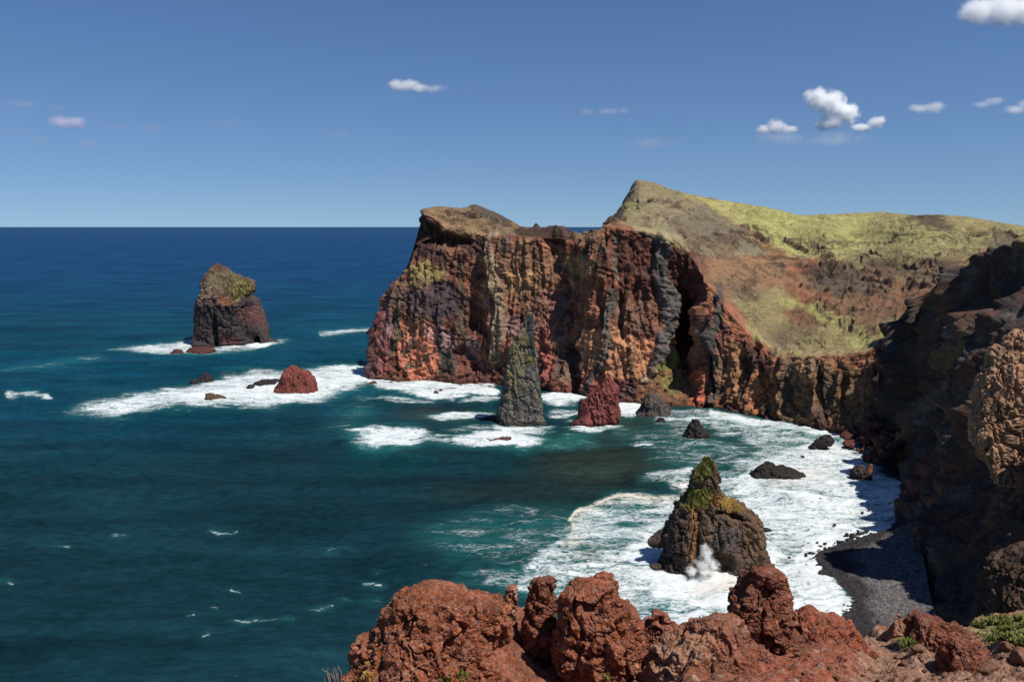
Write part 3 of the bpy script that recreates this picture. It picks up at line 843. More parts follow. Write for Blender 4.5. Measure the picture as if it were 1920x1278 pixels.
    c = c * (1 - .55 * scree) + col(122, 92, 70) * .55 * scree
    # thin dykes and joints
    v1 = 1 - sstep(.012, .05, np.abs(fbm(stz, (1 / 30., 1 / 30., 1 / 60.), 4, .5, 51)))
    v2 = 1 - sstep(.010, .05, np.abs(fbm(p, (1 / 16., 1 / 16., 1 / 24.), 4, .55, 52)))
    jn = 1 - sstep(.02, .12, cell2 - cell1)
    c *= (1 - face * np.clip((.40 * v1 + .30 * v2 + .15 * jn), 0, .5))[:, None]
    c *= (1 + face * ((cid - .5) * .2 + (fid - .5) * .12))[:, None]
    # broken grass cover, lichen, fine mottling, damp dark foot
    tuft = sstep(0.15, 0.5, fbm(p, 1 / 6., 4, 0.6, 44)) * hill
    c = c * (1 - 0.4 * tuft[:, None]) + col(112, 96, 60) * 0.4 * tuft[:, None]
    c *= (1 + 0.32 * fbm(p, (1 / 3., 1 / 3., 1 / 4.), 4, 0.65, 45) + 0.14 * strat * face)[:, None]
    vs = fbm(p, (1 / 2.5, 1 / 2.5, 1 / 30.), 3, 0.6, 46)
    c *= (1 - 0.30 * face * sstep(0.1, 0.45, vs))[:, None]
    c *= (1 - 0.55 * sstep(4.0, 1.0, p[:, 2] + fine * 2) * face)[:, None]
    lum = c.mean(1, keepdims=True); c = (lum + (c - lum) * (0.85 - .08 * hill[:, None])) * (1.42 - .49 * hill[:, None]) * np.array([.98, 1.07, 1.0])
    c *= (1 + hill * (.20 * fbm(stz, (1 / 60., 1 / 60., 1 / 2.2), 4, .6, 47) + .18 * fbm(p, 1 / 4.5, 4, .65, 48)))[:, None]
    c = np.clip(c, 0.004, 0.8)
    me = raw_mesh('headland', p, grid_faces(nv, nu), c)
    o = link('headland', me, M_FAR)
    tag(o, 'layered red, orange and brown volcanic headland with a grassy peak behind its cliffs', 'headland', kind='structure')

build_headland()

def build_right_cliff():
    keys = [  # water px,py ; rim px,py,Y
        ((1610, 806), (1632, 662, 426)), ((1618, 812), (1650, 640, 420)), ((1628, 816), (1698, 578, 411)), ((1642, 822), (1760, 535, 400)), ((1655, 830), (1808, 504, 386)),
        ((1668, 850), (1862, 474, 364)), ((1685, 880), (1930, 455, 330)), ((1690, 912), (180, 300, 80)), ((1676, 955), (162, 272, 66)),
        ((1664, 1000), (153, 245, 62)), ((1705, 1080), (146, 208, 62)), ((1730, 1160), (140, 180, 62)), ((1790, 1260), (132, 146, 62)), ((1980, 1420), (120, 100, 64)), ((2700, 2000), (110, 40, 66))]
    cols_ = []
    for (wx, wy), rim in keys:
        b = G(wx, wy); r = np.array(rim, float) if rim[0] < 400 else P(*rim)
        def at(h, z): return np.array([b[0] + (r[0] - b[0]) * h, b[1] + (r[1] - b[1]) * h, r[2] * z])
        cols_.append([b + np.array([-3, 0, -6]), b, at(0.30, 0.16), at(0.55, 0.45), at(0.80, 0.80), r, r + (np.array([10, -3, 10]) if rim[0] < 400 else np.array([8, -2, 2.0])), r + (np.array([42, -8, 50]) if rim[0] < 400 else np.array([60, 0, 5])), r + np.array([260, 20, -30])])
    V, lev = loft(cols_, [4, 70, 110, 110, 80, 20, 15, 8], 900)
    nv, nu, _ = V.shape
    N = grid_normals(V)
    if N[nv // 3, nu // 2, 0] > 0: N = -N
    p = V.reshape(-1, 3).copy(); n = N.reshape(-1, 3)
    px0, py0 = project(p)
    L = np.repeat(lev, nu)
    face = (1 - sstep(4.9, 5.4, L)); wet = sstep(0.7, 1.6, L)
    d = wet * face * ((fbm(p, (1 / 40., 1 / 40., 1 / 80.), 3, .5, 61)) * 9 + (ridged(p, (1 / 26., 1 / 26., 1 / 60.), 4, .5, 62) - .45) * 14
                      + (ridged(p, (1 / 8., 1 / 8., 1 / 12.), 5, .55, 63) - .4) * 4.0 + fbm(p, 1 / 2.2, 4, .6, 64) * 0.8)
    d += (1 - face) * fbm(p, 1 / 14., 4, .5, 65) * 2
    wv = fbm(p, 1 / 14., 3, .5, 71)
    wc1, wc2, wcid = worley(p + wv[:, None] * 3, (1 / 5., 1 / 5., 1 / 17.), 12)
    wf1, wf2, wfid = worley(p + wv[:, None] * 2, (1 / 2.4, 1 / 2.4, 1 / 5.), 14)
    d += wet * face * ((wcid - .5) * 1.8 + (wfid - .5) * .8 - (1 - sstep(.02, .2, wc2 - wc1)) * 1.0)
    for pts, wd, out_ in (([(1668, 612), (1690, 690), (1682, 750), (1650, 815)], 34, 9), ([(1712, 560), (1722, 640), (1716, 720)], 26, 7), ([(1880, 600), (1820, 680), (1760, 745), (1700, 830)], 36, 7), ([(1800, 510), (1790, 600), (1775, 690)], 24, 6),
                          ([(1850, 585), (1838, 650), (1810, 700)], 18, 6), ([(1790, 760), (1740, 850), (1715, 905)], 30, 6), ([(1860, 900), (1790, 1000), (1760, 1100)], 36, 3), ([(1870, 474), (1866, 560), (1850, 640)], 22, 6)):
        dd = line_d(px0 + wv * 16, py0, pts)
        d += out_ * (1 - sstep(0, wd * .6, dd)) * wet * face
    d[L < 0.5] = 0
    nh = n.copy(); nh[:, 2] *= .5
    p += nh * d[:, None]
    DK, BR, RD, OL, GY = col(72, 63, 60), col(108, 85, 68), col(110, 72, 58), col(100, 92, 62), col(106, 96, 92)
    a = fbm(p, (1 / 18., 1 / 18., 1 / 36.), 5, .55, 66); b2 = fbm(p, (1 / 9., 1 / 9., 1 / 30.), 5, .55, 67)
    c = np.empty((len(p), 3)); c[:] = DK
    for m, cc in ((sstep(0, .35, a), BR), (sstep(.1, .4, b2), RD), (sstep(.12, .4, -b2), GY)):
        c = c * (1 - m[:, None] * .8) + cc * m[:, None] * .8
    pt = Paint(c, px0 + fbm(p, 1 / 10., 3, .5, 68) * 12, py0 + fbm(p, 1 / 10., 3, .5, 69) * 12)
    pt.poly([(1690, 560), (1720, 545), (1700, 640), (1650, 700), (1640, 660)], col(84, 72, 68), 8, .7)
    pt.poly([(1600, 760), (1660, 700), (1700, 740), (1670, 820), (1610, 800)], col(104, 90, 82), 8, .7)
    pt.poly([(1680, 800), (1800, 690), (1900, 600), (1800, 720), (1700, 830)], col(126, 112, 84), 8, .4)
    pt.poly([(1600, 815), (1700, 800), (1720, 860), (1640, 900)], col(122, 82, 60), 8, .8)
    top = (sstep(5.0, 5.6, L) * sstep(305, 335, p[:, 1]))[:, None]
    c = pt.c * (1 - top) + col(150, 132, 80) * top
    ledge = (sstep(0.55, 0.85, n[:, 2]) * sstep(0, .3, a) * .6)[:, None]
    c = c * (1 - ledge) + OL * ledge
    c *= (1 + .3 * fbm(p, 1 / 3., 4, .6, 70))[:, None]
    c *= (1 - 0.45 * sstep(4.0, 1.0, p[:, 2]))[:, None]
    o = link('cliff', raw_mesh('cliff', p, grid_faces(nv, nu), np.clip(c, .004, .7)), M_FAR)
    tag(o, 'tall dark cliff on the right lying in its own shade above the beach', 'cliff', kind='structure')

build_right_cliff()

#@@ROCKS
# ------------------------------------------------------------------ single rocks from their silhouettes, at real distance, size and depth
def rock_surface(rows, Y, ratio=0.8, zbase=None, step=1.0, sq=0.85, lean=0.0, maxdepth=None, amp=1.0, unit=None, style='stack', seed=0, mind=0.0, back=None):
    """rows: (py, left px, right px) from the top down. Returns verts, faces, p0 (before roughening), L (0 top .. 1 base)."""
    rows = sorted(rows)
    py = np.array([r[0] for r in rows], float)
    PL = P([r[1] for r in rows], py, Y); PR = P([r[2] for r in rows], py, Y)
    z = PL[:, 2]
    if zbase is not None and z[-1] > zbase:
        PL = np.concatenate([PL, PL[-1:] + [0, 0, zbase - z[-1]]]); PR = np.concatenate([PR, PR[-1:] + [0, 0, zbase - z[-1]]])
        z = PL[:, 2]
    cx, a = (PL[:, 0] + PR[:, 0]) / 2, (PR[:, 0] - PL[:, 0]) / 2
    s = -z; s = s - s[0]
    pxm = Y / F / ct                                   # metres per photo pixel
    ds = pxm * step
    nrow = int(max(10, min(420, s[-1] / ds)))
    amax = a.max()
    nseg = int(max(24, min(760, 2 * math.pi * amax * (0.5 + 0.5 * ratio) / ds)))
    t = np.linspace(0, 1, nrow); ss = s[-1] * t
    cxi, ai = pchip(s, cx, ss), np.maximum(pchip(s, a, ss), 0.02 * amax)
    zi = z[0] - ss
    bi = np.maximum(ai * ratio, mind)
    if maxdepth: bi = np.minimum(bi, maxdepth)
    nf = int(nseg * .56); nb = max(10, int(nseg * .16))        # finer on the side the viewpoint sees
    th = np.concatenate([np.linspace(-math.pi * 1.06, math.pi * .06, nf, endpoint=False), np.linspace(math.pi * .06, math.pi * .94, nb, endpoint=False)])
    nseg = len(th)
    cs, sn = np.cos(th), np.sin(th)
    ex, ey = np.sign(cs) * np.abs(cs) ** sq, np.sign(sn) * np.abs(sn) ** sq
    X = cxi[:, None] + ai[:, None] * ex
    sh = lean * (zi - z[-1])
    if back is not None: sh = sh + back[1] * np.maximum(zi - back[0], 0)
    kk = (Y + sh) / Y                                  # a leaning row is farther away: keep its real size in step
    cxi, ai, bi = cxi * kk, ai * kk, bi * kk
    zi = H + (zi - H) * kk
    X = cxi[:, None] + ai[:, None] * ex
    Yy = Y + sh[:, None] + bi[:, None] * ey
    Z = np.broadcast_to(zi[:, None], X.shape)
    V = np.stack([X, Yy, Z], -1)
    # round the cap
    N = grid_normals(V, True)
    ctr = np.stack([cxi, Y + sh, zi], -1)[:, None, :]
    sgn = np.sign(((V - ctr) * N).sum(-1).mean())
    N = N * (sgn if sgn != 0 else 1)
    p = V.reshape(-1, 3); n = N.reshape(-1, 3)
    capv = np.array([[cxi[0], Y + sh[0], zi[0] + 0.15 * ds]])
    p = np.concatenate([p, capv]); n = np.concatenate([n, [[0, 0, 1]]])
    L = np.concatenate([np.repeat(t, nseg), [0]])
    faces = grid_faces(nrow, nseg, True)
    j = np.arange(nseg)
    capf = np.stack([np.full(nseg, len(p) - 1), (j + 1) % nseg, j, j], -1)
    u = unit or amax
    if style == 'stack':
        d = (fbm(p, 1.1 / u, 3, .5, seed) * .20 + (ridged(p, np.array([2.2, 2.2, .8]) / u, 4, .5, seed + 1) - .45) * .26
             + (ridged(p, np.array([6, 6, 4.]) / u, 4, .55, seed + 2) - .4) * .13 + fbm(p, 14 / u, 4, .6, seed + 3) * .045) * u
    elif style == 'block':
        c1, c2, i1 = worley(p * np.array([1, 1, .7]), 2.2 / u, seed)
        e1, e2, i2 = worley(p, 5.5 / u, seed + 2)
        d = (fbm(p, 1.1 / u, 3, .5, seed) * .18 + (i1 - .5) * .20 - sstep(.16, 0, c2 - c1) * .12 + (i2 - .5) * .08 - sstep(.15, 0, e2 - e1) * .05 + (ridged(p, np.array([4, 4, 1.6]) / u, 4, .55, seed + 5) - .42) * .16 + fbm(p, 14 / u, 4, .6, seed + 3) * .05) * u
    elif style == 'blob':
        c1, c2, _ = worley(p, 1.5 / u, seed)
        d = (fbm(p, 1.2 / u, 4, .55, seed) * .22 - sstep(.3, 0, c2 - c1) * .10 + (ridged(p, 3.5 / u, 4, .55, seed + 2) - .4) * .16) * u
    else:                                                # crumbly tuff
        c1, c2, i1 = worley(p, 1 / .085, seed)
        e1, e2, i2 = worley(p, 1 / .19, seed + 3)
        lump = np.where(i1 > .45, np.clip(.55 - c1, 0, 1), 0)
        lump2 = np.where(i2 > .72, np.clip(.5 - e1, 0, 1), 0)
        d = fbm(p, 1.4, 4, .5, seed) * .09 + (ridged(p, (2.6, 2.6, 1.3), 4, .55, seed + 1) - .42) * .13 + fbm(p, 8, 5, .64, seed + 2) * .046 + lump * .024 + lump2 * .06 - sstep(.10, 0, e2 - e1) * .02
        g1, g2, gi = worley(p + fbm(p, 2.5, 3, .5, seed + 6)[:, None] * .25, (1 / .42, 1 / .42, 1 / .6), seed + 8)
        d = d + (gi - .5) * .15 - sstep(.09, 0, g2 - g1) * .07
        pit = sstep(.22, .6, fbm(p, 5, 4, .55, seed + 4))
        d -= pit * .07
    keep = np.clip(L * 12, .25, 1)
    pd = p + n * (d * amp * keep)[:, None]
    return pd, np.concatenate([faces, capf]), p, L, n

def weld_tris(faces):
    return faces

def finish(name, parts, mat, label, cat, group=None, colf=None, origin=None):
    """join the lumps that make up ONE rock into one mesh"""
    off, vs, fs, cs = 0, [], [], []
    for (pd, f, p0, L, n) in parts:
        vs.append(pd); fs.append(f + off); off += len(pd)
        cs.append(colf(pd, p0, L, n))
    v, f, c = np.concatenate(vs), np.concatenate(fs), np.clip(np.concatenate(cs), .004, .8)
    if origin is None:
        origin = np.array([v[:, 0].mean(), v[:, 1].mean(), max(v[:, 2].min(), 0 if v[:, 2].min() < 1 else v[:, 2].min())])
    quads = f[f[:, 2] != f[:, 3]]; tris = f[f[:, 2] == f[:, 3]][:, :3]
    me = bpy.data.meshes.new(name)
    n = len(v); nl = len(quads) * 4 + len(tris) * 3
    me.vertices.add(n); me.vertices.foreach_set('co', (v - origin).astype(f32).ravel())
    me.loops.add(nl)
    me.loops.foreach_set('vertex_index', np.concatenate([quads.ravel(), tris.ravel()]).astype(np.int32))
    me.polygons.add(len(quads) + len(tris))
    me.polygons.foreach_set('loop_start', np.concatenate([np.arange(len(quads)) * 4, len(quads) * 4 + np.arange(len(tris)) * 3]).astype(np.int32))
    me.update(calc_edges=True); me.validate()
    me.polygons.foreach_set('use_smooth', np.ones(len(me.polygons), bool))
    at = me.attributes.new('Col', 'FLOAT_COLOR', 'POINT')
    at.data.foreach_set('color', np.concatenate([c, np.ones((n, 1))], 1).astype(f32).ravel())
    o = link(name, me, mat, Vector(origin))
    return tag(o, label, cat, group)

def stack_colours(main, alt, dark, unit, seed, paints=(), wet=True, warp=8):
    def fn(pd, p0, L, n):
        a = fbm(pd, np.array([2, 2, 1.2]) / unit, 5, .55, seed); b = fbm(pd, np.array([5, 5, 1.5]) / unit, 5, .55, seed + 1)
        c = np.empty((len(pd), 3)); c[:] = main
        m = sstep(.0, .35, a)[:, None] * .8; c = c * (1 - m) + alt * m
        m = sstep(.1, .4, b)[:, None] * .8; c = c * (1 - m) + dark * m
        px, py = project(p0)
        pt = Paint(c, px + fbm(pd, 3 / unit, 4, .6, seed + 2) * warp, py + fbm(pd, 3 / unit, 4, .6, seed + 3) * warp)
        for kind, pts, cc, s, al in paints:
            if kind == 'p': pt.poly(pts, cc, s, al)
            else: pt.stroke(pts, s, cc, min(2.0, s * .4), al)
        c = pt.c * (1 + .35 * fbm(pd, 14 / unit, 4, .65, seed + 4))[:, None]
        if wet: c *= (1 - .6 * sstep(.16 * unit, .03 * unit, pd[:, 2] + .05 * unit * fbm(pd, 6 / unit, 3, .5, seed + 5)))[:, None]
        return c
    return fn

def yw(px, py): return float(G(px, py)[1])

# left sea stack with its grassy sloping crown
Y = yw(440, 647) + 12
ls = rock_surface([(492, 407, 410), (499, 399, 419), (507, 393, 430), (518, 385, 447), (526, 381, 466), (532, 379, 474), (546, 375, 475), (556, 372, 470), (575, 370, 468), (600, 368, 468), (625, 369, 472), (645, 368, 480)],
                  Y, 0.75, -4, 0.9, .72, amp=.5, unit=20, seed=101, back=(34, .55), style='block')
ls2 = rock_surface([(553, 466, 476), (562, 452, 486), (580, 440, 492), (600, 430, 498), (615, 430, 503), (632, 430, 505), (646, 430, 508)], Y + 4, .7, -4, .9, .8, amp=.42, unit=18, seed=105)
lsb = rock_surface([(640, 365, 372), (645, 362, 396), (652, 360, 404)], Y - 22, .6, -3, 1, amp=.7, unit=8, seed=108, style='blob')
lsc = rock_surface([(634, 500, 508), (638, 496, 522), (643, 492, 530)], Y + 4, .5, -3, 1, amp=.7, unit=7, seed=109, style='blob')
# sea cave at the foot
for a_ in (ls, ls2):
    px_, py_ = project(a_[2])
    m_ = (1 - sstep(.5, 1.1, np.hypot((px_ - 401) / 9, (py_ - 622) / 34))) * (a_[4][:, 1] < .3)
    m2_ = (1 - sstep(.5, 1.1, np.hypot((px_ - 480) / 7, (py_ - 638) / 10))) * (a_[4][:, 1] < .3)
    a_[0][:, 1] += 5 * m_ + 9 * m2_
LSP = [('p', [(396, 505), (440, 510), (472, 528), (474, 546), (440, 566), (410, 545), (380, 540)], col(110, 98, 74), 4, .9),
       ('p', [(440, 522), (470, 528), (472, 548), (442, 562), (432, 545)], col(130, 120, 72), 4, .85),
       ('p', [(376, 530), (408, 540), (400, 556), (372, 560)], col(136, 116, 92), 4, .8),
       ('p', [(402, 494), (416, 496), (416, 508), (404, 506)], col(98, 54, 50), 3, .9),
       ('p', [(404, 554), (430, 556), (438, 570), (408, 576)], col(136, 92, 66), 3, .8),
       ('p', [(372, 566), (410, 575), (440, 575), (470, 560), (480, 585), (440, 600), (370, 600)], col(58, 52, 54), 4, .9),
       ('p', [(448, 576), (490, 575), (498, 606), (470, 612), (440, 594)], col(112, 76, 72), 4, .8),
       ('p', [(366, 600), (470, 600), (500, 640), (440, 650), (366, 650)], col(62, 56, 58), 4, .7),
       ('p', [(414, 625), (450, 632), (446, 646), (414, 646)], col(100, 62, 62), 4, .7)]
far_stack = finish('sea_stack', [ls, ls2, lsb, lsc], M_STACK, 'tall broad rock stack standing alone out at sea with a green sloping top', 'sea stack',
       colf=stack_colours(col(84, 72, 68), col(104, 84, 74), col(58, 50, 50), 20, 110, LSP, warp=11))

# dark leaning pillar in front of the headland
Y = yw(970, 790)
pl = rock_surface([(587, 991, 1000), (598, 986, 1002), (612, 978, 1003), (628, 967, 1003), (645, 957, 1004), (674, 949, 1007), (715, 944, 1013), (753, 938, 1017), (780, 930, 1020), (802, 925, 1022)],
                  Y, .6, -4, .9, .72, amp=.42, unit=13, seed=121, style='block')
PLP = [('p', [(985, 590), (1001, 590), (1004, 640), (1000, 680), (988, 690), (984, 640)], col(66, 66, 68), 3, .9),
       ('p', [(955, 625), (985, 598), (988, 660), (980, 720), (945, 720), (946, 660)], col(132, 118, 92), 5, .85),
       ('p', [(948, 655), (968, 650), (968, 668), (950, 672)], col(108, 108, 58), 4, .6), ('p', [(986, 668), (1000, 666), (1002, 678), (986, 680)], col(124, 124, 58), 3, .8),
       ('p', [(940, 700), (985, 715), (975, 740), (940, 740)], col(126, 108, 82), 6, .6),
       ('p', [(975, 630), (992, 628), (990, 645), (975, 645)], col(108, 104, 66), 4, .6)]
finish('sea_stack', [pl], M_STACK, 'slender dark grey rock pillar rising from the water before the red headland', 'sea stack',
       colf=stack_colours(col(100, 96, 91), col(120, 112, 100), col(70, 68, 68), 14, 125, PLP, warp=5))

# red pinnacle
Y = yw(1120, 796)
rp = rock_surface([(706, 1139, 1145), (716, 1134, 1151), (726, 1122, 1154), (738, 1106, 1156), (755, 1100, 1159), (776, 1088, 1161), (790, 1084, 1155), (802, 1078, 1128)], Y + 6, .7, -4, .9, .8, amp=.7, unit=11, seed=131)
rp2 = rock_surface([(748, 1087, 1095), (758, 1085, 1100), (780, 1083, 1106), (800, 1070, 1112)], Y, .7, -4, .9, amp=.7, unit=5, seed=133)
finish('sea_stack', [rp, rp2], M_STACK, 'short dark red pinnacle at the foot of the headland beside the grey pillar', 'sea stack',
       colf=stack_colours(col(134, 76, 72), col(120, 62, 56), col(82, 48, 46), 11, 135, [('p', [(1083, 750), (1100, 745), (1100, 800), (1075, 802)], col(84, 50, 48), 4, .8)], warp=4))

# near stack with the grassy spire
Y = yw(1330, 1078) + 4
f1 = rock_surface([(857, 1328, 1333), (866, 1315, 1338), (877, 1308, 1344), (888, 1301, 1347), (914, 1293, 1350), (930, 1286, 1356), (947, 1275, 1368), (971, 1260, 1378), (991, 1252, 1384), (1030, 1247, 1388), (1062, 1236, 1390), (1088, 1230, 1390)],
                  Y, .8, -3, .8, .72, amp=.75, unit=8, seed=141, style='block')
f2 = rock_surface([(926, 1338, 1354), (936, 1330, 1370), (948, 1322, 1394), (960, 1318, 1412), (985, 1315, 1425), (1011, 1315, 1429), (1037, 1315, 1436), (1064, 1315, 1446), (1086, 1315, 1440)],
                  Y + 2.5, .8, -3, .8, .72, amp=.75, unit=8, seed=145, style='block')
f3 = rock_surface([(988, 1244, 1256), (996, 1234, 1260), (1006, 1222, 1262), (1014, 1213, 1262), (1024, 1222, 1262)], Y + 2, .5, None, .8, amp=.5, unit=4, seed=148)
f4 = rock_surface([(1055, 1228, 1250), (1064, 1218, 1262), (1076, 1216, 1270), (1090, 1226, 1280)], Y - 3, .5, -3, .8, amp=.6, unit=4, seed=149, style='blob')
for a_ in (f1, f2):
    px_, py_ = project(a_[2])
    m_ = (1 - sstep(.5, 1.1, np.hypot((px_ - 1350) / 30, (py_ - 1062) / 26))) * (a_[4][:, 1] < .3)
    g_ = (1 - sstep(.3, 1.0, np.abs(px_ - (1312 - (py_ - 950) * .02)) / 5)) * sstep(945, 975, py_) * (a_[4][:, 1] < .3)
    o_ = (1 - sstep(.4, 1.1, np.hypot((px_ - 1372) / 32, (py_ - 968 - (px_ - 1372) * .3) / 8))) * (a_[4][:, 1] < .3)
    a_[0][:, 1] += 4.5 * m_ + 1.6 * g_ + 2.2 * o_
FSP = [('p', [(1310, 862), (1336, 858), (1340, 890), (1312, 900), (1296, 915), (1300, 885)], col(112, 106, 68), 5, .8),
       ('p', [(1318, 862), (1334, 858), (1330, 890), (1316, 896)], col(116, 114, 62), 4, .8),
       ('p', [(1286, 918), (1336, 916), (1342, 935), (1328, 950), (1290, 955), (1276, 945)], col(110, 108, 54), 4, .95),
       ('p', [(1345, 925), (1376, 938), (1400, 958), (1380, 962), (1350, 950)], col(140, 114, 60), 4, .9),
       ('p', [(1336, 922), (1350, 926), (1346, 945), (1336, 945)], col(140, 78, 50), 3, .8),
       ('s', [(1300, 950), (1304, 990), (1300, 1060)], 12, None, .8),
       ('p', [(1336, 985), (1390, 990), (1385, 1040), (1340, 1040)], col(96, 88, 86), 8, .7),
       ('p', [(1395, 960), (1425, 975), (1430, 1040), (1400, 1050)], col(126, 98, 76), 8, .7),
       ('p', [(1230, 1000), (1285, 990), (1290, 1085), (1225, 1085)], col(66, 58, 54), 8, .7)]
FSP[5] = ('s', [(1300, 950), (1304, 990), (1300, 1060)], col(146, 104, 66), 12, .8)
near_stack = finish('sea_stack', [f1, f2, f3, f4], M_STACK, 'nearest rock stack in the foaming bay with a green spire and a shoulder', 'sea stack',
       colf=stack_colours(col(106, 86, 70), col(92, 78, 70), col(58, 48, 44), 9, 150, FSP, warp=5))

def tufts(stack, part, areas, count, blade, seed, mat):
    """grass growing on a stack: blades rooted on its surface, one mesh, a part of the stack"""
    r = np.random.RandomState(seed)
    pd, p0, n = part[0], part[2], part[4]
    px, py = project(p0)
    px = px + fbm(p0, .5, 3, .6, seed) * 8
    m = np.zeros(len(pd), bool)
    for a_ in areas: m |= poly_sd(px, py, a_) < 0
    m &= (n[:, 1] < .35) & (fbm(pd, .45, 3, .6, seed + 1) > -.12)
    ids = r.choice(np.nonzero(m)[0], count)
    org = np.array(stack.location)
    vs, fs = [], []
    for i in ids:
        for q in range(5):
            b = pd[i] - org + r.normal(size=3) * blade * .4
            d = n[i] * .7 + np.array([0, 0, .8]) + r.normal(size=3) * .5; d /= np.linalg.norm(d)
            s_ = np.cross(d, r.normal(size=3)); s_ /= np.linalg.norm(s_)
            ln = blade * r.uniform(.6, 1.4)
            k = len(vs); vs += [b - s_ * ln * .16, b + s_ * ln * .16, b + d * ln + s_ * ln * .05, b + d * ln - s_ * ln * .05]; fs.append([k, k + 1, k + 2, k + 3])
    link('grass_cover', raw_mesh('grass_cover', np.array(vs), np.array(fs), smooth=False), mat, None, stack)

M_TURF = plain_mat('turf_blade', col(118, 118, 56), .45, .5, .8)
M_TURF_FAR = plain_mat('dry_turf_blade', col(112, 104, 64), .45, .3, .8)
tufts(near_stack, f1, [[(1318, 858), (1338, 858), (1336, 890), (1318, 900), (1302, 912), (1306, 880)], [(1284, 916), (1338, 914), (1346, 935), (1330, 950), (1288, 955), (1272, 946)]], 900, .38, 51, M_TURF)
tufts(far_stack, ls, [[(440, 518), (470, 526), (474, 546), (442, 562), (420, 548), (410, 520)]], 700, .8, 52, M_TURF_FAR)

# smaller sea rocks, each its own
def sea_rock(rows, label, main, seed, ratio=.8, cat='rock', style='blob', amp=.8, dy=0.0, group=None, dark=None, alt=None, name='sea_rock'):
    py = max(r[0] for r in rows); b = [r for r in rows if r[0] == py][0]
    Yb = yw((b[1] + b[2]) / 2, py) + dy
    hw = max((r[2] - r[1]) for r in rows) / 2 * Yb / F
    s = rock_surface(rows, Yb + hw * ratio * .5, ratio, -2.5, .8, .85, amp=amp, unit=hw, style=style, seed=seed)
    return finish(name, [s], M_STACK, label, cat, group, colf=stack_colours(main, alt if alt is not None else main * 1.25, dark if dark is not None else main * .55, hw, seed + 5, wet=False))

BLK, RBR, MRED = col(56, 50, 50), col(88, 58, 50), col(120, 68, 60)
sea_rock([(684, 545, 550), (692, 534, 562), (698, 531, 580), (712, 526, 590), (724, 521, 593), (734, 516, 594)], 'big wedge shaped red rock in the surf left of the headland', MRED, 201, .7, style='stack', amp=.55)
sea_rock([(737, 388, 400), (742, 386, 412), (747, 388, 426), (752, 394, 426)], 'low dark rock with a knob at one end in the widest surf', col(92, 76, 56), 203)
sea_rock([(699, 380, 390), (706, 374, 397), (714, 368, 400)], 'small black rock at the upper edge of the long surf patch', BLK, 205)
sea_rock([(711, 358, 366), (716, 355, 370)], 'tiny black rock just left of a small black sea rock', BLK, 206)
sea_rock([(655, 326, 338), (659, 322, 342), (664, 318, 345)], 'small brown rock in the foam left of the tall lone stack', RBR, 207)
sea_rock([(651, 355, 390), (656, 350, 400), (661, 348, 402)], 'flat brown rock ledge in foam at the foot of the lone stack', RBR, 208)
sea_rock([(712, 490, 512), (718, 478, 518), (723, 470, 514)], 'low jagged dark reef in surf left of the red wedge rock', BLK, 209)
sea_rock([(721, 466, 474), (726, 462, 478)], 'small dark rock beside the jagged reef in the surf', BLK, 210)
sea_rock([(710, 512, 520), (715, 508, 526)], 'small dark rock between the jagged reef and the red wedge rock', BLK, 211)
sea_rock([(714, 698, 704), (718, 690, 708), (723, 684, 710)], 'small reddish rock in foam off the tip of the headland', RBR, 212)
sea_rock([(722, 670, 682), (726, 664, 686)], 'flat brown rock in foam just off the headland tip', RBR, 213)
sea_rock([(614, 694, 700), (621, 688, 706), (627, 684, 708)], 'dark rock poking out behind the headland tip', BLK, 214)
sea_rock([(732, 815, 820), (739, 811, 824)], 'small brown rock in a round foam patch before the headland', RBR, 215)
sea_rock([(729, 824, 829), (734, 821, 831)], 'smaller brown rock touching another in the round foam patch', RBR, 216)
sea_rock([(723, 914, 921), (728, 911, 925)], 'small tan rock in foam just left of the grey pillar', col(120, 98, 72), 217)
sea_rock([(819, 940, 952), (823, 910, 956), (828, 895, 950), (831, 890, 925)], 'long flat reddish reef awash below the grey pillar', col(92, 62, 56), 218, .4)
sea_rock([(738, 1216, 1232), (750, 1206, 1244), (766, 1200, 1254), (780, 1193, 1258)], 'squat dark grey domed rock right of the red pinnacle', col(88, 80, 76), 219, .8, style='stack', amp=.5)
sea_rock([(706, 1224, 1232), (716, 1218, 1238), (728, 1216, 1240)], 'dark boulder perched on rubble above the squat domed rock', col(76, 50, 44), 220, dy=22)
sea_rock([(783, 1234, 1244), (790, 1230, 1248), (794, 1229, 1249)], 'small black rock in front of the squat domed rock', BLK, 221)
sea_rock([(786, 1297, 1310), (796, 1292, 1313), (808, 1285, 1324), (817, 1281, 1330)], 'black humped rock with a low toe in the calm of the bay', BLK, 222, .7)
sea_rock([(771, 1354, 1360), (778, 1350, 1366)], 'small reddish rock at the edge of the far dark beach', RBR, 223)
sea_rock([(815, 1545, 1558), (824, 1532, 1563), (832, 1524, 1560), (840, 1516, 1545)], 'dark slanting slab of rock off the red boulder pile', BLK, 224, .7)
sea_rock([(864, 1436, 1442), (872, 1426, 1470), (880, 1414, 1496), (890, 1406, 1508), (902, 1418, 1500)], 'broad flat black rock in the white bay beside the spired stack', col(54, 48, 46), 225, .6, amp=.6)
sea_rock([(894, 1392, 1404), (898, 1390, 1408)], 'thin black sliver of rock at the toe of the broad black rock', BLK, 226, .4)
sea_rock([(989, 1428, 1440), (993, 1426, 1448)], 'low black rock sticking out behind the spired stack', BLK, 227, .4)
sea_rock([(872, 1607, 1620), (882, 1597, 1630), (896, 1593, 1634), (906, 1592, 1636)], 'rounded dark boulder at the water edge below the right cliff', col(72, 60, 60), 228, .8)
sea_rock([(870, 1630, 1636), (884, 1624, 1636), (906, 1620, 1634)], 'upright orange brown slab beside the rounded dark boulder', col(140, 92, 68), 229, .7, style='stack', amp=.4)

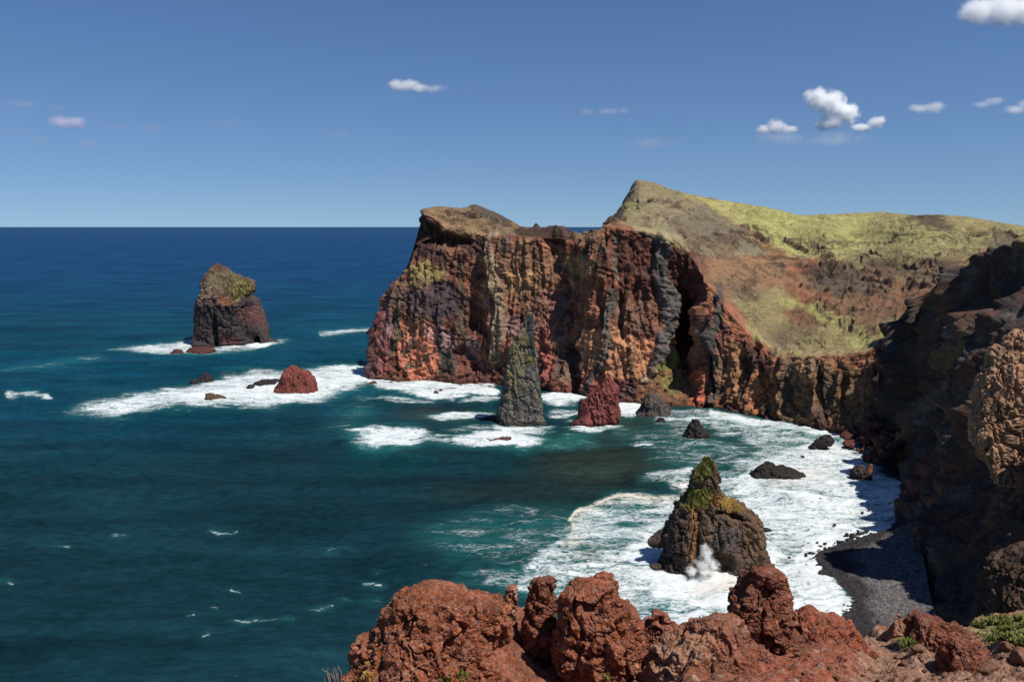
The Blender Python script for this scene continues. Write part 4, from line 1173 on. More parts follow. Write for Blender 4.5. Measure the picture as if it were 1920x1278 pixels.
# buttress of the right cliff that stands out into the sun
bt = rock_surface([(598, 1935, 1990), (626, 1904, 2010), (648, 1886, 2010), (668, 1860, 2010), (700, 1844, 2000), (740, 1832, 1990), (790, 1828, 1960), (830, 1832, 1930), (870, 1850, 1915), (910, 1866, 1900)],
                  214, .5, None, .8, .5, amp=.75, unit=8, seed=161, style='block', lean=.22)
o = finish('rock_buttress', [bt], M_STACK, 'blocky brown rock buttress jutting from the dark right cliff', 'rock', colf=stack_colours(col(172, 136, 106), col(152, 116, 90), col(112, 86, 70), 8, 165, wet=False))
o['kind'] = 'structure'
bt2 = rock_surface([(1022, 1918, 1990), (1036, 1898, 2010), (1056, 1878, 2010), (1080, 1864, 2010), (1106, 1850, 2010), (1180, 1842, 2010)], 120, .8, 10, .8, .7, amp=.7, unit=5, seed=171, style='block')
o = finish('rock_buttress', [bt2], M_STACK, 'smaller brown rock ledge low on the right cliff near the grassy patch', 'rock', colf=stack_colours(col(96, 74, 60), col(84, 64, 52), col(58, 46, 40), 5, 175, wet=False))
o['kind'] = 'structure'

#@@BEACH
# ------------------------------------------------------------------ beaches
def build_beach(edge, inland, zin, label, dark, pale, nlong, nacross, seed):
    e = np.array([G(*q) for q in edge]); i = np.array([G(*q) for q in inland]); i[:, 2] = zin
    t = np.linspace(0, 1, len(edge)); tt = np.linspace(0, 1, nlong)
    E, I = pchip(t, e, tt), pchip(t, i, tt)
    s = np.linspace(0, 1, nacross)[:, None, None]
    V = E[None] * (1 - s) + I[None] * s
    V[..., 2] = 0.35 + (zin - .35) * (s[..., 0] ** 0.6)
    p = V.reshape(-1, 3)
    S = np.repeat(np.linspace(0, 1, nacross), nlong)
    c1, c2, idv = worley(p, 1 / 0.9, seed)
    d1, _, id2 = worley(p, 1 / 2.3, seed + 2)
    nz = fbm(p, 1 / 9., 4, .55, seed)
    p[:, 2] += nz * .5 + np.clip(.6 - c1, 0, 1) * .45 + np.where(id2 > .8, np.clip(.45 - d1, 0, 1) * 1.8, 0)
    m = sstep(.28, .48, S + nz * .18)[:, None]
    c = dark * (1 - m) + pale * m
    c = c * (.65 + .7 * idv)[:, None]
    p[:nlong, 2] = -1.0; p[:nlong, :2] += (p[:nlong, :2] - p[5 * nlong:6 * nlong, :2])
    o = link('beach', raw_mesh('beach', p, grid_faces(nacross, nlong), np.clip(c, .004, .6)), M_BEACH)
    tag(o, label, 'beach', kind='structure')

build_beach([(1700, 985), (1650, 998), (1610, 1010), (1560, 1026), (1530, 1042), (1530, 1070), (1552, 1110), (1572, 1150), (1570, 1190), (1580, 1240), (1620, 1320)],
            [(1760, 985), (1745, 1000), (1735, 1020), (1730, 1040), (1730, 1060), (1735, 1085), (1740, 1120), (1750, 1160), (1770, 1200), (1800, 1260), (1880, 1340)], 3.0,
            'crescent of dark grey pebbles under the shaded right cliff', col(54, 50, 52), col(102, 96, 95), 420, 300, 301)
build_beach([(1298, 764), (1340, 769), (1400, 783), (1460, 793), (1520, 803), (1570, 811), (1610, 824), (1650, 836)],
            [(1300, 759), (1345, 762), (1402, 774), (1462, 784), (1522, 793), (1572, 800), (1615, 810), (1660, 818)], 1.8,
            'thin strip of grey pebbles along the far foot of the headland', col(62, 56, 58), col(112, 104, 104), 420, 60, 305)

# boulders: a few shapes, many individuals
def boulder_mesh(name, seed, base, flat=.7):
    import bmesh
    bm = bmesh.new()
    bmesh.ops.create_icosphere(bm, subdivisions=4, radius=1)
    v = np.array([x.co[:] for x in bm.verts])
    rs = np.random.RandomState(seed)
    for _ in range(14):                                           # broken faces
        n = rs.normal(size=3); n /= np.linalg.norm(n)
        d = v @ n; k = rs.uniform(.62, .9)
        v -= np.where(d > k, (d - k) * .95, 0)[:, None] * n
    v *= np.array([1, rs.uniform(.65, .95), flat])
    v *= (1 + fbm(v, 1.3, 4, .5, seed) * .18)[:, None]
    for x, q in zip(bm.verts, v): x.co = q
    me = bpy.data.meshes.new(name); bm.to_mesh(me); bm.free()
    me.polygons.foreach_set('use_smooth', np.ones(len(me.polygons), bool))
    c = base * (1 + .4 * fbm(v, 2.5, 4, .6, seed + 1))[:, None]
    at = me.attributes.new('Col', 'FLOAT_COLOR', 'POINT')
    at.data.foreach_set('color', np.concatenate([np.clip(c, .004, .6), np.ones((len(v), 1))], 1).astype(f32).ravel())
    return me

M_BOUL = rock_mat('boulder_rock', 0.35, 0.9)
M_STONE = rock_mat('loose_stone', 0.25, 0.8)
BM_DARK = [boulder_mesh('boulder', 400 + k, col(58, 53, 54)) for k in range(4)]
BM_RED = [boulder_mesh('boulder', 420 + k, col(96, 62, 54), .8) for k in range(4)]
for m_ in BM_DARK + BM_RED: m_.materials.append(M_BOUL)
rs = np.random.RandomState(5)

def put(name, me, pos, r, label, cat, group, sink=.25):
    o = bpy.data.objects.new(name, me)
    C.objects.link(o)
    o.location = (pos[0], pos[1], pos[2] + r * (.6 - sink * 1.4))
    o.scale = (r * rs.uniform(.85, 1.25), r * rs.uniform(.85, 1.2), r * rs.uniform(.75, 1.1))
    o.rotation_euler = (rs.uniform(-.3, .3), rs.uniform(-.3, .3), rs.uniform(0, 6.28))
    return tag(o, label, cat, group)

BL = 'dark wet boulder in the white foam along the edge of the pebble beach'
BG = 'boulders along the edge of the near pebble beach'
for x, y, r in [(1535, 1062, 1.0), (1541, 1043, .9), (1521, 1093, .9), (1487, 1062, .7), (1499, 1074, .9), (1536, 1094, 1.2), (1517, 1107, 1.5), (1502, 1119, 1.4), (1518, 1123, 2.0), (1480, 1110, 1.4), (1481, 1122, 1.5),
                (1547, 1085, .9), (1549, 1097, .8), (1556, 1106, 1.6), (1559, 1127, 2.0), (1546, 1117, .7), (1563, 1140, 1.0), (1548, 1146, 1.0), (1541, 1152, .8), (1538, 1158, 1.6), (1600, 1014, .9), (1625, 994, 1.2), (1609, 995, .8),
                (1565, 1018, .5), (1536, 1031, .6), (1537, 936, 1.2), (1617, 961, .9), (1630, 955, .9), (1565, 984, 1.0), (1480, 1045, .7), (1474, 1055, .6), (1505, 857, 1.8), (1646, 914, 1.2), (1660, 918, 1.2), (1650, 909, 1.5), (1636, 925, .8), (1655, 926, .7)]:
    put('boulder', BM_DARK[rs.randint(4)], G(x, y), r * .8, 'lone dark boulder awash in the white bay' if y < 1000 else BL, 'boulder', 'scattered boulders awash in the bay' if y < 1000 else BG, .4)
for k in range(125):
    t = rs.rand()
    ex, ey = np.interp(t, [0, .2, .35, .55, .8, 1], [1640, 1560, 1530, 1535, 1565, 1570]), np.interp(t, [0, .2, .35, .55, .8, 1], [1000, 1026, 1042, 1080, 1140, 1190])
    put('boulder', BM_DARK[rs.randint(4)], G(ex + rs.normal() * 9 - 8, ey + rs.normal() * 6), rs.uniform(.35, 1.1) ** 1.2, BL, 'boulder', BG, .35)
RL, RG = 'reddish brown boulder in the rock pile at the foot of the right cliff', 'boulders in the red rock pile at the cliff foot'
for k in range(90):
    t, u = rs.rand(), rs.rand() ** 1.3
    ex = np.interp(t, [0, .3, .6, 1], [1580, 1590, 1615, 1640]) + u * 60
    ey = np.interp(t, [0, .3, .6, 1], [822, 838, 855, 880]) - u * 22
    q = G(ex, ey); q[2] = u * 9
    put('boulder', BM_RED[rs.randint(4)], q, (rs.uniform(.7, 2.6) ** 1.1) * (1.25 if u > .3 else 1), RL, 'boulder', RG, .2)
HL, HG = 'reddish boulder fallen at the waterline under the headland cliff', 'fallen boulders along the headland foot'
for k in range(40):
    ex = rs.uniform(700, 1310)
    ey = np.interp(ex, [700, 930, 1040, 1140, 1235, 1310], [718, 724, 741, 756, 766, 766]) + rs.uniform(-3, 2)
    put('boulder', BM_RED[rs.randint(4)], G(ex, ey), rs.uniform(.7, 2.2), HL, 'boulder', HG, .3)

#@@FORE
# ------------------------------------------------------------------ foreground: the red clifftop we stand on
def build_ground():
    crest = [(300, 1700, 9), (480, 1460, 9.5), (600, 1340, 10), (660, 1290, 10.5), (720, 1220, 11.5), (800, 1185, 12), (880, 1165, 12.5), (960, 1155, 13), (1050, 1172, 13), (1150, 1205, 12.5), (1215, 1202, 12.5), (1300, 1186, 12.5),
             (1380, 1180, 13), (1480, 1182, 13), (1560, 1188, 13.2), (1630, 1208, 13.5), (1700, 1182, 14.5), (1760, 1195, 14), (1830, 1190, 14), (1870, 1168, 14.5), (1930, 1158, 14.8), (2150, 1150, 15), (2700, 1150, 15)]
    cols_ = []
    for px, py, Y in crest:
        c = P(px, py, Y)
        near = PZ(px, 7.0, 92 if px < 620 else (94.6 if px < 1250 else 95.4))
        cols_.append([np.array([(px - 960) / F * 3.0, 0.5, 98.0]), np.array([(px - 960) / F * 4.5, 4.0, 96.9]), near, near * .5 + c * .5 + np.array([0, 0, -.35 if px < 1250 else -.08]), c, c + np.array([.1, .8, -.35]), c + np.array([.3, 2.6, -5]), c + np.array([1, 9, -45]), np.array([c[0] * 2 + 6, 34, -4])])
    V, lev = loft(cols_, [6, 20, 110, 130, 20, 24, 16, 8], 1000)
    nv, nu, _ = V.shape
    p = V.reshape(-1, 3)
    px0, py0 = project(p)
    c1, c2, i1 = worley(p, 1 / .07, 3); e1, e2, i2 = worley(p, 1 / .21, 5)
    lump = np.where(i1 > .6, np.clip(.5 - c1, 0, 1), 0) * .04 + np.where(i2 > .82, np.clip(.5 - e1, 0, 1), 0) * .12
    dz = fbm(p, .9, 4, .5, 501) * .22 + fbm(p, 7, 4, .6, 502) * .045 + lump + (ridged(p, 2.2, 4, .5, 503) - .4) * .12
    L = np.repeat(lev, nu)
    p[:, 2] += dz * sstep(1.5, 2.2, L)
    a = fbm(p, 1.3, 5, .55, 504)
    c = np.empty((len(p), 3)); c[:] = col(126, 76, 56)
    m = sstep(0, .35, a)[:, None]; c = c * (1 - m * .6) + col(118, 80, 62) * m * .6
    m = sstep(.08, .4, -a)[:, None]; c = c * (1 - m * .7) + col(138, 82, 60) * m * .7
    pt = Paint(c, px0 + a * 60, py0 + a * 20)
    pt.poly([(1600, 1190), (1930, 1150), (2200, 1150), (2200, 1330), (1600, 1330)], col(142, 108, 88), 30, .85)
    pt.poly([(1430, 1230), (1560, 1215), (1590, 1330), (1420, 1330)], col(136, 76, 56), 25, .8)
    pt.poly([(1660, 1175), (1720, 1160), (1720, 1225), (1640, 1230)], col(140, 106, 86), 14, .8)
    pt.poly([(1820, 1170), (1960, 1140), (1960, 1215), (1840, 1205)], col(110, 116, 52), 12, .7)
    c = pt.c * (1.1 * (1 + .34 * fbm(p, 11, 4, .65, 505)))[:, None]
    pale = (i2 > .86) & (e1 < .42)
    c[pale] = c[pale] * .4 + col(166, 134, 112) * .6
    o = link('ground', raw_mesh('ground', p, grid_faces(nv, nu), np.clip(c, .005, .6)), M_SOIL)
    tag(o, 'stony red clifftop soil at the viewpoint', 'ground', kind='structure')
    return o

ground = build_ground()

def tuff_colours(main, seed, paints=()):
    alt, drk = main * 1.3, main * .62
    def fn(pd, p0, L, n):
        a = fbm(pd, 1.7, 5, .55, seed); b = fbm(pd, 5, 4, .6, seed + 1)
        c = np.empty((len(pd), 3)); c[:] = main
        m = sstep(0, .35, a)[:, None] * .7; c = c * (1 - m) + alt * m
        m = sstep(.05, .4, b)[:, None] * .6; c = c * (1 - m) + drk * m
        px, py = project(p0)
        pt = Paint(c, px + b * 18, py + a * 18)
        for pts, cc, s, al in paints: pt.poly(pts, cc, s, al)
        c1, _, i1 = worley(pd, 1 / .085, seed)
        pale = ((i1 > .80) & (c1 < .35))[:, None] * .5
        c = pt.c * (1 - pale) + col(172, 126, 96) * pale
        return c * (1.03 * (1 + .36 * fbm(pd, 17, 4, .65, seed + 2)))[:, None]
    return fn

def outcrop(rows, Y, label, main, seed, ratio=.7, amp=1.0, paints=(), more=(), lean=0.0, sq=.8, mind=0.0):
    parts = [rock_surface(rows, Y, ratio, None, 1.15, sq, style='tuff', seed=seed, amp=amp, lean=lean, mind=mind)]
    for k, (rw, dY, rt) in enumerate(more):
        parts.append(rock_surface(rw, Y + dY, rt, None, 1.15, sq, style='tuff', seed=seed + 7 * (k + 1), amp=amp))
    return finish('rock_outcrop', parts, M_NEAR, label, 'rock', 'red rocks along the clifftop edge', tuff_colours(main, seed + 3, paints))

TF, TB, TD = col(138, 82, 58), col(130, 86, 65), col(120, 72, 53)
outcrop([(1092, 812, 840), (1097, 780, 848), (1104, 762, 858), (1116, 744, 868), (1140, 728, 880), (1165, 712, 890), (1200, 690, 905), (1226, 668, 915), (1255, 658, 925), (1285, 645, 935), (1400, 620, 960)], 11.2,
        'big sloping reddish brown rock at the lower left end of the clifftop', TF, 601, .9, more=[([(1112, 850, 905), (1120, 840, 930), (1140, 836, 950), (1200, 840, 960), (1300, 850, 970)], .5, .7)])
outcrop([(1096, 952, 970), (1104, 944, 974), (1116, 938, 974), (1128, 934, 974), (1145, 925, 972), (1165, 900, 968), (1210, 885, 985), (1300, 880, 1000)], 12.2, 'small tan knob of rock between the sloping rock and a fin', col(150, 104, 80), 621, .8, .7)
outcrop([(1080, 1016, 1032), (1086, 1004, 1038), (1096, 996, 1041), (1110, 982, 1042), (1130, 978, 1043), (1160, 979, 1043), (1200, 985, 1046), (1290, 990, 1060)], 12.0, 'upright pointed red fin second from the left of the upright rocks', TD, 631, .85, .75)
outcrop([(1083, 1082, 1112), (1090, 1068, 1136), (1100, 1060, 1152), (1115, 1054, 1166), (1135, 1046, 1180), (1160, 1042, 1196), (1190, 1040, 1199), (1215, 1040, 1196), (1250, 1042, 1186), (1300, 1046, 1180), (1360, 1050, 1180)], 11.4,
        'largest rounded red rock slab with a small knob on top', TF, 641, .8, .9, more=[([(1073, 1118, 1140), (1080, 1114, 1146), (1092, 1114, 1147), (1106, 1112, 1152)], .1, .8)])
outcrop([(1143, 1226, 1242), (1150, 1221, 1249), (1158, 1222, 1250), (1170, 1212, 1254), (1180, 1203, 1268), (1195, 1196, 1276), (1230, 1186, 1292), (1300, 1180, 1310)], 11.8, 'red rock with a grey knob right of the largest slab', col(140, 84, 66), 651, .8, .8)
outcrop([(1158, 1348, 1364), (1163, 1326, 1372), (1172, 1318, 1386), (1190, 1290, 1400), (1215, 1250, 1420), (1250, 1215, 1450), (1300, 1190, 1480), (1380, 1180, 1500)], 10.9, 'wide rough brown rock mass at the bottom between the slab and pinnacle', col(140, 92, 70), 661, .8, 1.0,
        paints=[([(1240, 1200), (1330, 1190), (1300, 1290), (1200, 1290)], col(156, 118, 92), 20, .8), ([(1360, 1190), (1460, 1200), (1480, 1290), (1360, 1290)], col(130, 74, 56), 25, .7)])
outcrop([(1064, 1412, 1440), (1070, 1408, 1464), (1078, 1407, 1468), (1092, 1398, 1472), (1108, 1390, 1476), (1125, 1380, 1478), (1145, 1370, 1480), (1165, 1368, 1486), (1190, 1380, 1496), (1240, 1385, 1510), (1320, 1390, 1520)], 11.8,
        'tall craggy red pinnacle in front of the spired sea stack', TD, 671, .9, .95)
outcrop([(1136, 1512, 1524), (1142, 1502, 1532), (1152, 1490, 1542), (1162, 1484, 1560), (1170, 1480, 1588), (1182, 1476, 1600), (1200, 1466, 1618), (1230, 1455, 1640), (1290, 1440, 1680), (1360, 1430, 1690)], 12.4, 'broad smooth red mound right of the tall pinnacle', col(138, 78, 58), 681, .8, .8)
outcrop([(1154, 1716, 1742), (1160, 1712, 1758), (1168, 1708, 1776), (1180, 1702, 1796), (1195, 1700, 1812), (1215, 1702, 1828), (1235, 1700, 1840), (1280, 1700, 1860)], 12.8, 'dark red rounded rock on the tan soil', TD, 691, .8, .8)
outcrop([(1150, 1680, 1688), (1158, 1676, 1698), (1168, 1674, 1712), (1182, 1668, 1722), (1200, 1660, 1730)], 14.2, 'small tan rock peak left of the dark red rounded rock', col(148, 104, 78), 696, .8, .6)
outcrop([(1197, 1788, 1800), (1204, 1780, 1816), (1216, 1776, 1830), (1232, 1770, 1846), (1250, 1766, 1856), (1275, 1764, 1862), (1330, 1760, 1880)], 11.2, 'red rock with a shaded left face nearest the stony slope', TD, 701, .9, .8)

# loose stones on the soil
deps = bpy.context.evaluated_depsgraph_get()
def on_ground(px, py):
    o = Vector((0, 0, H)); dx, dy, dz = dirs(px, py)
    d = Vector((dx, dy, dz)).normalized()
    hit, loc, nor, *_ = ground.ray_cast(o, d)
    return loc if hit else None

BM_ST = [boulder_mesh('stone', 440 + k, col(152, 112, 90), .75) for k in range(4)]
for m_ in BM_ST: m_.materials.append(M_STONE)
for k in range(150):
    x, y = rs.uniform(1600, 1915), 1275 - 80 * rs.rand() ** 1.2
    if k > 110: x = rs.uniform(1420, 1620)
    g = on_ground(x, y)
    if g is None or g[1] > 20: continue
    put('stone', BM_ST[rs.randint(4)], g,   .012 + .05 * rs.rand() ** 3, 'small loose stone lying on the bare clifftop soil', 'stone', 'loose stones on the clifftop soil', .15)
for (x, y, r, lb) in [(1853, 1262, .16, 'pale slanting stone lying alone on the stony soil at lower right'), (1722, 1222, .13, 'flat stone lying just below the dark red rounded rock'), (1886, 1216, .13, 'grey brown stone below the green plants'), (1914, 1240, .17, 'large dark stone at the right edge of the slope')]:
    g = on_ground(x, y)
    if g is not None: put('stone', BM_ST[rs.randint(4)], g, r, lb, 'stone', None, .15)

# plants
def leafy(name, pos, rad, hgt, nleaf, c, label, seed, ls=.05, group=None, mat=None):
    r = np.random.RandomState(seed)
    vs, fs = [], []
    for k in range(nleaf):
        ang, rr = r.uniform(0, 6.28), math.sqrt(r.rand()) * rad
        b = np.array([math.cos(ang) * rr, math.sin(ang) * rr, hgt * r.rand() ** .7 * (1 - .6 * (rr / rad) ** 2)])
        d = np.array([math.cos(ang), math.sin(ang), 0]) * r.uniform(.2, 1) + np.array([r.normal() * .4, r.normal() * .4, r.uniform(.2, 1.1)])
        d /= np.linalg.norm(d); s = np.cross(d, [0, 0, 1.0]) + r.normal(size=3) * .3; s /= np.linalg.norm(s)
        ln = ls * r.uniform(.6, 1.4); wd = ln * .28
        i = len(vs)
        vs += [b, b + d * ln * .5 + s * wd, b + d * ln, b + d * ln * .5 - s * wd]
        fs.append([i, i + 1, i + 2, i + 3])
    me = raw_mesh(name, np.array(vs), np.array(fs), smooth=False)
    o = link(name, me, mat or plain_mat(name + '_leaf', c, .5, 14, .6), Vector(pos))
    return tag(o, label, 'plant', group)

M_GREEN = plain_mat('succulent_leaf', col(106, 110, 52), .5, 14, .55)
M_YEL = plain_mat('dry_yellow_leaf', col(170, 138, 72), .4, 14, .7)
def on_any(px, py):
    o = Vector((0, 0, H)); dx, dy, dz = dirs(px, py)
    d = Vector((dx, dy, dz)).normalized()
    best = None
    for ob in [ground] + [x for x in C.objects if x.name.startswith('rock_outcrop')]:
        hit, loc, nor, *_ = ob.ray_cast(o - ob.location, d)
        if hit:
            loc = loc + ob.location
            if best is None or loc[1] < best[1]: best = loc
    return best
for (x, y, r, h, nl, lb, s, mt) in [(852, 1276, .20, .13, 260, 'bright green leafy plant at the foot of the big sloping rock', 1, M_GREEN), (1024, 1250, .07, .06, 90, 'small green tuft on the red gully left of the largest slab', 2, M_GREEN),
                                    (1017, 1226, .04, .03, 50, 'tiny green tuft above a small green tuft in the red gully', 3, M_GREEN), (1135, 1272, .05, .05, 60, 'small dark green tuft at the base of the largest slab', 4, M_GREEN),
                                    (1702, 1212, .17, .10, 260, 'low green plant beside the dark red rounded rock', 5, M_GREEN), (700, 1250, .10, .06, 80, 'yellowish dry plant on the big sloping rock', 6, M_YEL), (690, 1275, .10, .10, 90, 'straggly yellow dry plant at the bottom of the big sloping rock', 7, M_YEL)]:
    g = on_any(x, y)
    if g is not None: leafy('plant', g, r, h, nl, None, lb, s, .045, None, mt)

def cover(area, count, seed):
    r = np.random.RandomState(seed)
    vs, fs = [], []
    base = None
    for k in range(count):
        x, y = r.uniform(1826, 1935), r.uniform(1150, 1212)
        if poly_sd(np.array([x]), np.array([y]), area)[0] > 0: continue
        g = on_ground(x, y)
        if g is None or g[1] > 18: continue
        g = np.array(g)
        if fbm(g[None], 2.2, 3, .5, 77)[0] < .0: continue
        base = g if base is None else base
        for q in range(14):
            b = g + np.array([r.normal() * .05, r.normal() * .05, 0])
            d = np.array([r.normal() * .7, r.normal() * .7, r.uniform(.3, 1.2)]); d /= np.linalg.norm(d)
            s = np.cross(d, [0, 0, 1.0]); s /= np.linalg.norm(s) + 1e-6
            ln = .06 * r.uniform(.6, 1.5); wd = ln * .2
            i = len(vs); vs += [b - base, b + d * ln * .5 + s * wd - base, b + d * ln - base, b + d * ln * .5 - s * wd - base]; fs.append([i, i + 1, i + 2, i + 3])
    o = link('ground_cover', raw_mesh('ground_cover', np.array(vs), np.array(fs), smooth=False), M_GREEN, Vector(base))
    tag(o, 'low green plants covering the hump at the right end of the clifftop', 'ground cover', kind='stuff')
cover([(1822, 1176), (1850, 1164), (1872, 1158), (1900, 1154), (1935, 1152), (1935, 1210), (1890, 1206), (1850, 1196), (1830, 1186)], 1500, 31)

# dry twigs
def twigs(base, stems, label, cat_name='dry_shrub'):
    """stems: list of polylines in metres (x right, z up, y away) from the base"""
    vs, fs = [], []
    for pts, r0 in stems:
        pts = np.array(pts, float); n = len(pts)
        t = np.linspace(0, 1, n); tt = np.linspace(0, 1, n * 4)
        q = pchip(t, pts, tt)
        i0 = len(vs)
        for k, c in enumerate(q):
            d = q[min(k + 1, len(q) - 1)] - q[max(k - 1, 0)]; d /= np.linalg.norm(d)
            a = np.cross(d, [0.3, 1, .2]); a /= np.linalg.norm(a); b = np.cross(d, a)
            r = r0 * (1 - .6 * tt[k])
            for j in range(5):
                an = j / 5 * 6.283
                vs.append(c + a * math.cos(an) * r + b * math.sin(an) * r)
        for k in range(len(q) - 1):
            for j in range(5):
                fs.append([i0 + k * 5 + j, i0 + k * 5 + (j + 1) % 5, i0 + k * 5 + 5 + (j + 1) % 5, i0 + k * 5 + 5 + j])
    o = link(cat_name, raw_mesh(cat_name, np.array(vs), np.array(fs)), M_TWIG, Vector(base))
    return tag(o, label, 'dry shrub')

M_TWIG = plain_mat('dry_twig', col(186, 146, 116), .25, 30, .8)
Yt = 9.0; b = P(628, 1310, Yt)
rel = lambda x, y, dy=0.0: P(x, y, Yt + dy) - b
twigs(b, [([rel(628, 1310), rel(618, 1278), rel(614, 1262), rel(615, 1250)], .006), ([rel(628, 1310), rel(628, 1275), rel(625, 1262), rel(626, 1249)], .006), ([rel(628, 1310), rel(634, 1272), rel(632, 1258), rel(635, 1246)], .006),
          ([rel(628, 1310), rel(640, 1280), rel(640, 1262), rel(634, 1248)], .005), ([rel(620, 1275), rel(616, 1262), rel(604, 1254)], .004), ([rel(626, 1272), rel(620, 1262), rel(616, 1264)], .003), ([rel(632, 1272), rel(630, 1262), rel(628, 1250)], .004), ([rel(628, 1310), rel(612, 1290), rel(608, 1270)], .005)],
      'bare upright grey twigs at the bottom left of the clifftop')
Yt = 9.3; b = P(730, 1300, Yt)
twigs(b, [([rel(730, 1300), rel(766, 1262), rel(772, 1240), rel(770, 1222), rel(764, 1212)], .007), ([rel(745, 1285), rel(768, 1268), rel(786, 1246), rel(800, 1242), rel(822, 1232), rel(842, 1228)], .006), ([rel(768, 1268), rel(762, 1258), rel(756, 1248)], .005),
          ([rel(720, 1290), rel(735, 1272), rel(747, 1268), rel(752, 1265)], .007), ([rel(700, 1290), rel(712, 1262), rel(716, 1258)], .005), ([rel(648, 1290), rel(656, 1272), rel(660, 1260)], .006), ([rel(770, 1300), rel(768, 1280), rel(766, 1270)], .005), ([rel(735, 1300), rel(745, 1278), rel(742, 1270)], .005)],
      'pale straggling dead twigs lying over the big sloping rock')

#@@AIR
# ------------------------------------------------------------------ hikers on the saddle path, a gull
def person(pos, turn, shirt, trouser, label, step=.12):
    me = bpy.data.meshes.new('person')
    V_ = [(0, 0, .95), (0, 0, 1.2), (0, 0, 1.42), (0, 0, 1.54), (0, .02, 1.66), (-.09, 0, .88), (-.1, step, .48), (-.1, step * 1.3 - .05, .06), (-.1, step * 1.3 + .12, .03), (.09, 0, .88), (.1, -step, .48), (.1, -step * 1.6, .06), (.1, -step * 1.6 + .14, .03),
          (-.2, 0, 1.40), (-.25, -.06, 1.12), (-.22, .08, .90), (.2, 0, 1.40), (.25, .06, 1.12), (.22, .14, .90)]
    E_ = [(0, 1), (1, 2), (2, 3), (3, 4), (0, 5), (5, 6), (6, 7), (7, 8), (0, 9), (9, 10), (10, 11), (11, 12), (2, 13), (13, 14), (14, 15), (2, 16), (16, 17), (17, 18)]
    R_ = [.15, .15, .13, .055, .105, .10, .075, .05, .045, .10, .075, .05, .045, .065, .048, .04, .065, .048, .04]
    me.from_pydata(V_, E_, [])
    o = bpy.data.objects.new('person', me); C.objects.link(o)
    md = o.modifiers.new('skin', 'SKIN')
    for k, s in enumerate(me.skin_vertices[0].data): s.radius = (R_[k], R_[k] * .85); s.use_root = k == 0
    o.modifiers.new('sub', 'SUBSURF').levels = 1
    dg = bpy.context.evaluated_depsgraph_get()
    nm = bpy.data.meshes.new_from_object(o.evaluated_get(dg))
    o.modifiers.clear(); o.data = nm
    nm.materials.clear()
    for m in (plain_mat('shirt', shirt), plain_mat('trousers', trouser), M_SKIN, M_HAIR): nm.materials.append(m)
    for f in nm.polygons:
        c = f.center
        f.material_index = 1 if c.z < .95 and abs(c.x) < .18 else (3 if c.z > 1.68 or (c.z > 1.6 and c.y < -.02) else (2 if c.z > 1.5 or (c.z < 1.0 and abs(c.x) >= .18) else 0))
        f.use_smooth = True
    o.location = pos; o.rotation_euler = (0, 0, turn)
    return tag(o, label, 'person', 'hikers on the saddle')
M_SKIN = plain_mat('skin', col(190, 140, 115)); M_HAIR = plain_mat('dark_hair', col(60, 45, 35))
hd = bpy.data.objects['headland']
def on_headland(px, py):
    o = Vector((0, 0, H)); dx, dy, dz = dirs(px, py)
    hit, loc, nor, *_ = hd.ray_cast(o, Vector((dx, dy, dz)).normalized())
    return loc if hit else Vector(P(px, py, 470))
for (x, y, s, t, lb) in [(1477, 663, (210, 205, 200), (50, 50, 60), 'hiker in a white top standing at the left end of the far group'), (1481, 664, (190, 185, 200), (70, 70, 90), 'hiker in a pale top in the middle of the far group'), (1486, 664, (150, 30, 40), (50, 50, 60), 'hiker in a red top at the right end of the far group'),
                         (1505, 665, (225, 205, 170), (90, 80, 70), 'hiker in a cream top alone on the far saddle'), (1543, 670, (235, 235, 235), (70, 80, 100), 'hiker in white walking near the notch of the far saddle'), (1549, 670, (80, 95, 90), (60, 60, 65), 'hiker in dark green beside another in white'),
                         (1553, 670, (190, 140, 130), (70, 60, 60), 'hiker in faded pink behind the one in dark green')]:
    person(on_headland(x, y), x * .7, col(*s), col(*t), lb)

def gull(pos, span, turn, label):
    vs, fs = [], []
    prof = [(-.30, .01), (-.2, .05), (-.05, .075), (.1, .07), (.2, .05), (.27, .03), (.33, .006)]
    for x, r in prof:
        for j in range(8):
            a = j / 8 * 6.283; vs.append((x, r * math.cos(a), r * math.sin(a)))
    for i in range(len(prof) - 1):
        for j in range(8): fs.append([i * 8 + j, i * 8 + (j + 1) % 8, i * 8 + 8 + (j + 1) % 8, i * 8 + 8 + j])
    for s in (-1, 1):
        sec = [(.12, -.08, .03, 0), (.15, -.05, .22, .12), (.08, -.07, .45, .10), (-.06, -.10, .66, .02)]
        i0 = len(vs)
        for x0, x1, y, z in sec:
            vs += [(x0, s * y, z + .035), (x1, s * y, z + .02), (x1, s * y, z + .008), (x0, s * y, z + .012)]
        for i in range(3):
            for j in range(4): fs.append([i0 + i * 4 + j, i0 + i * 4 + (j + 1) % 4, i0 + i * 4 + 4 + (j + 1) % 4, i0 + i * 4 + 4 + j])
    o = link('gull', raw_mesh('gull', np.array(vs) * span, np.array(fs)), plain_mat('white_feathers', (.75, .75, .76), .08), Vector(pos))
    o.rotation_euler = (.25, 0, turn)
    return tag(o, label, 'bird')
gull(P(1379, 683, 415), 1.25, 2.6, 'white gull gliding in front of the brown cliff')

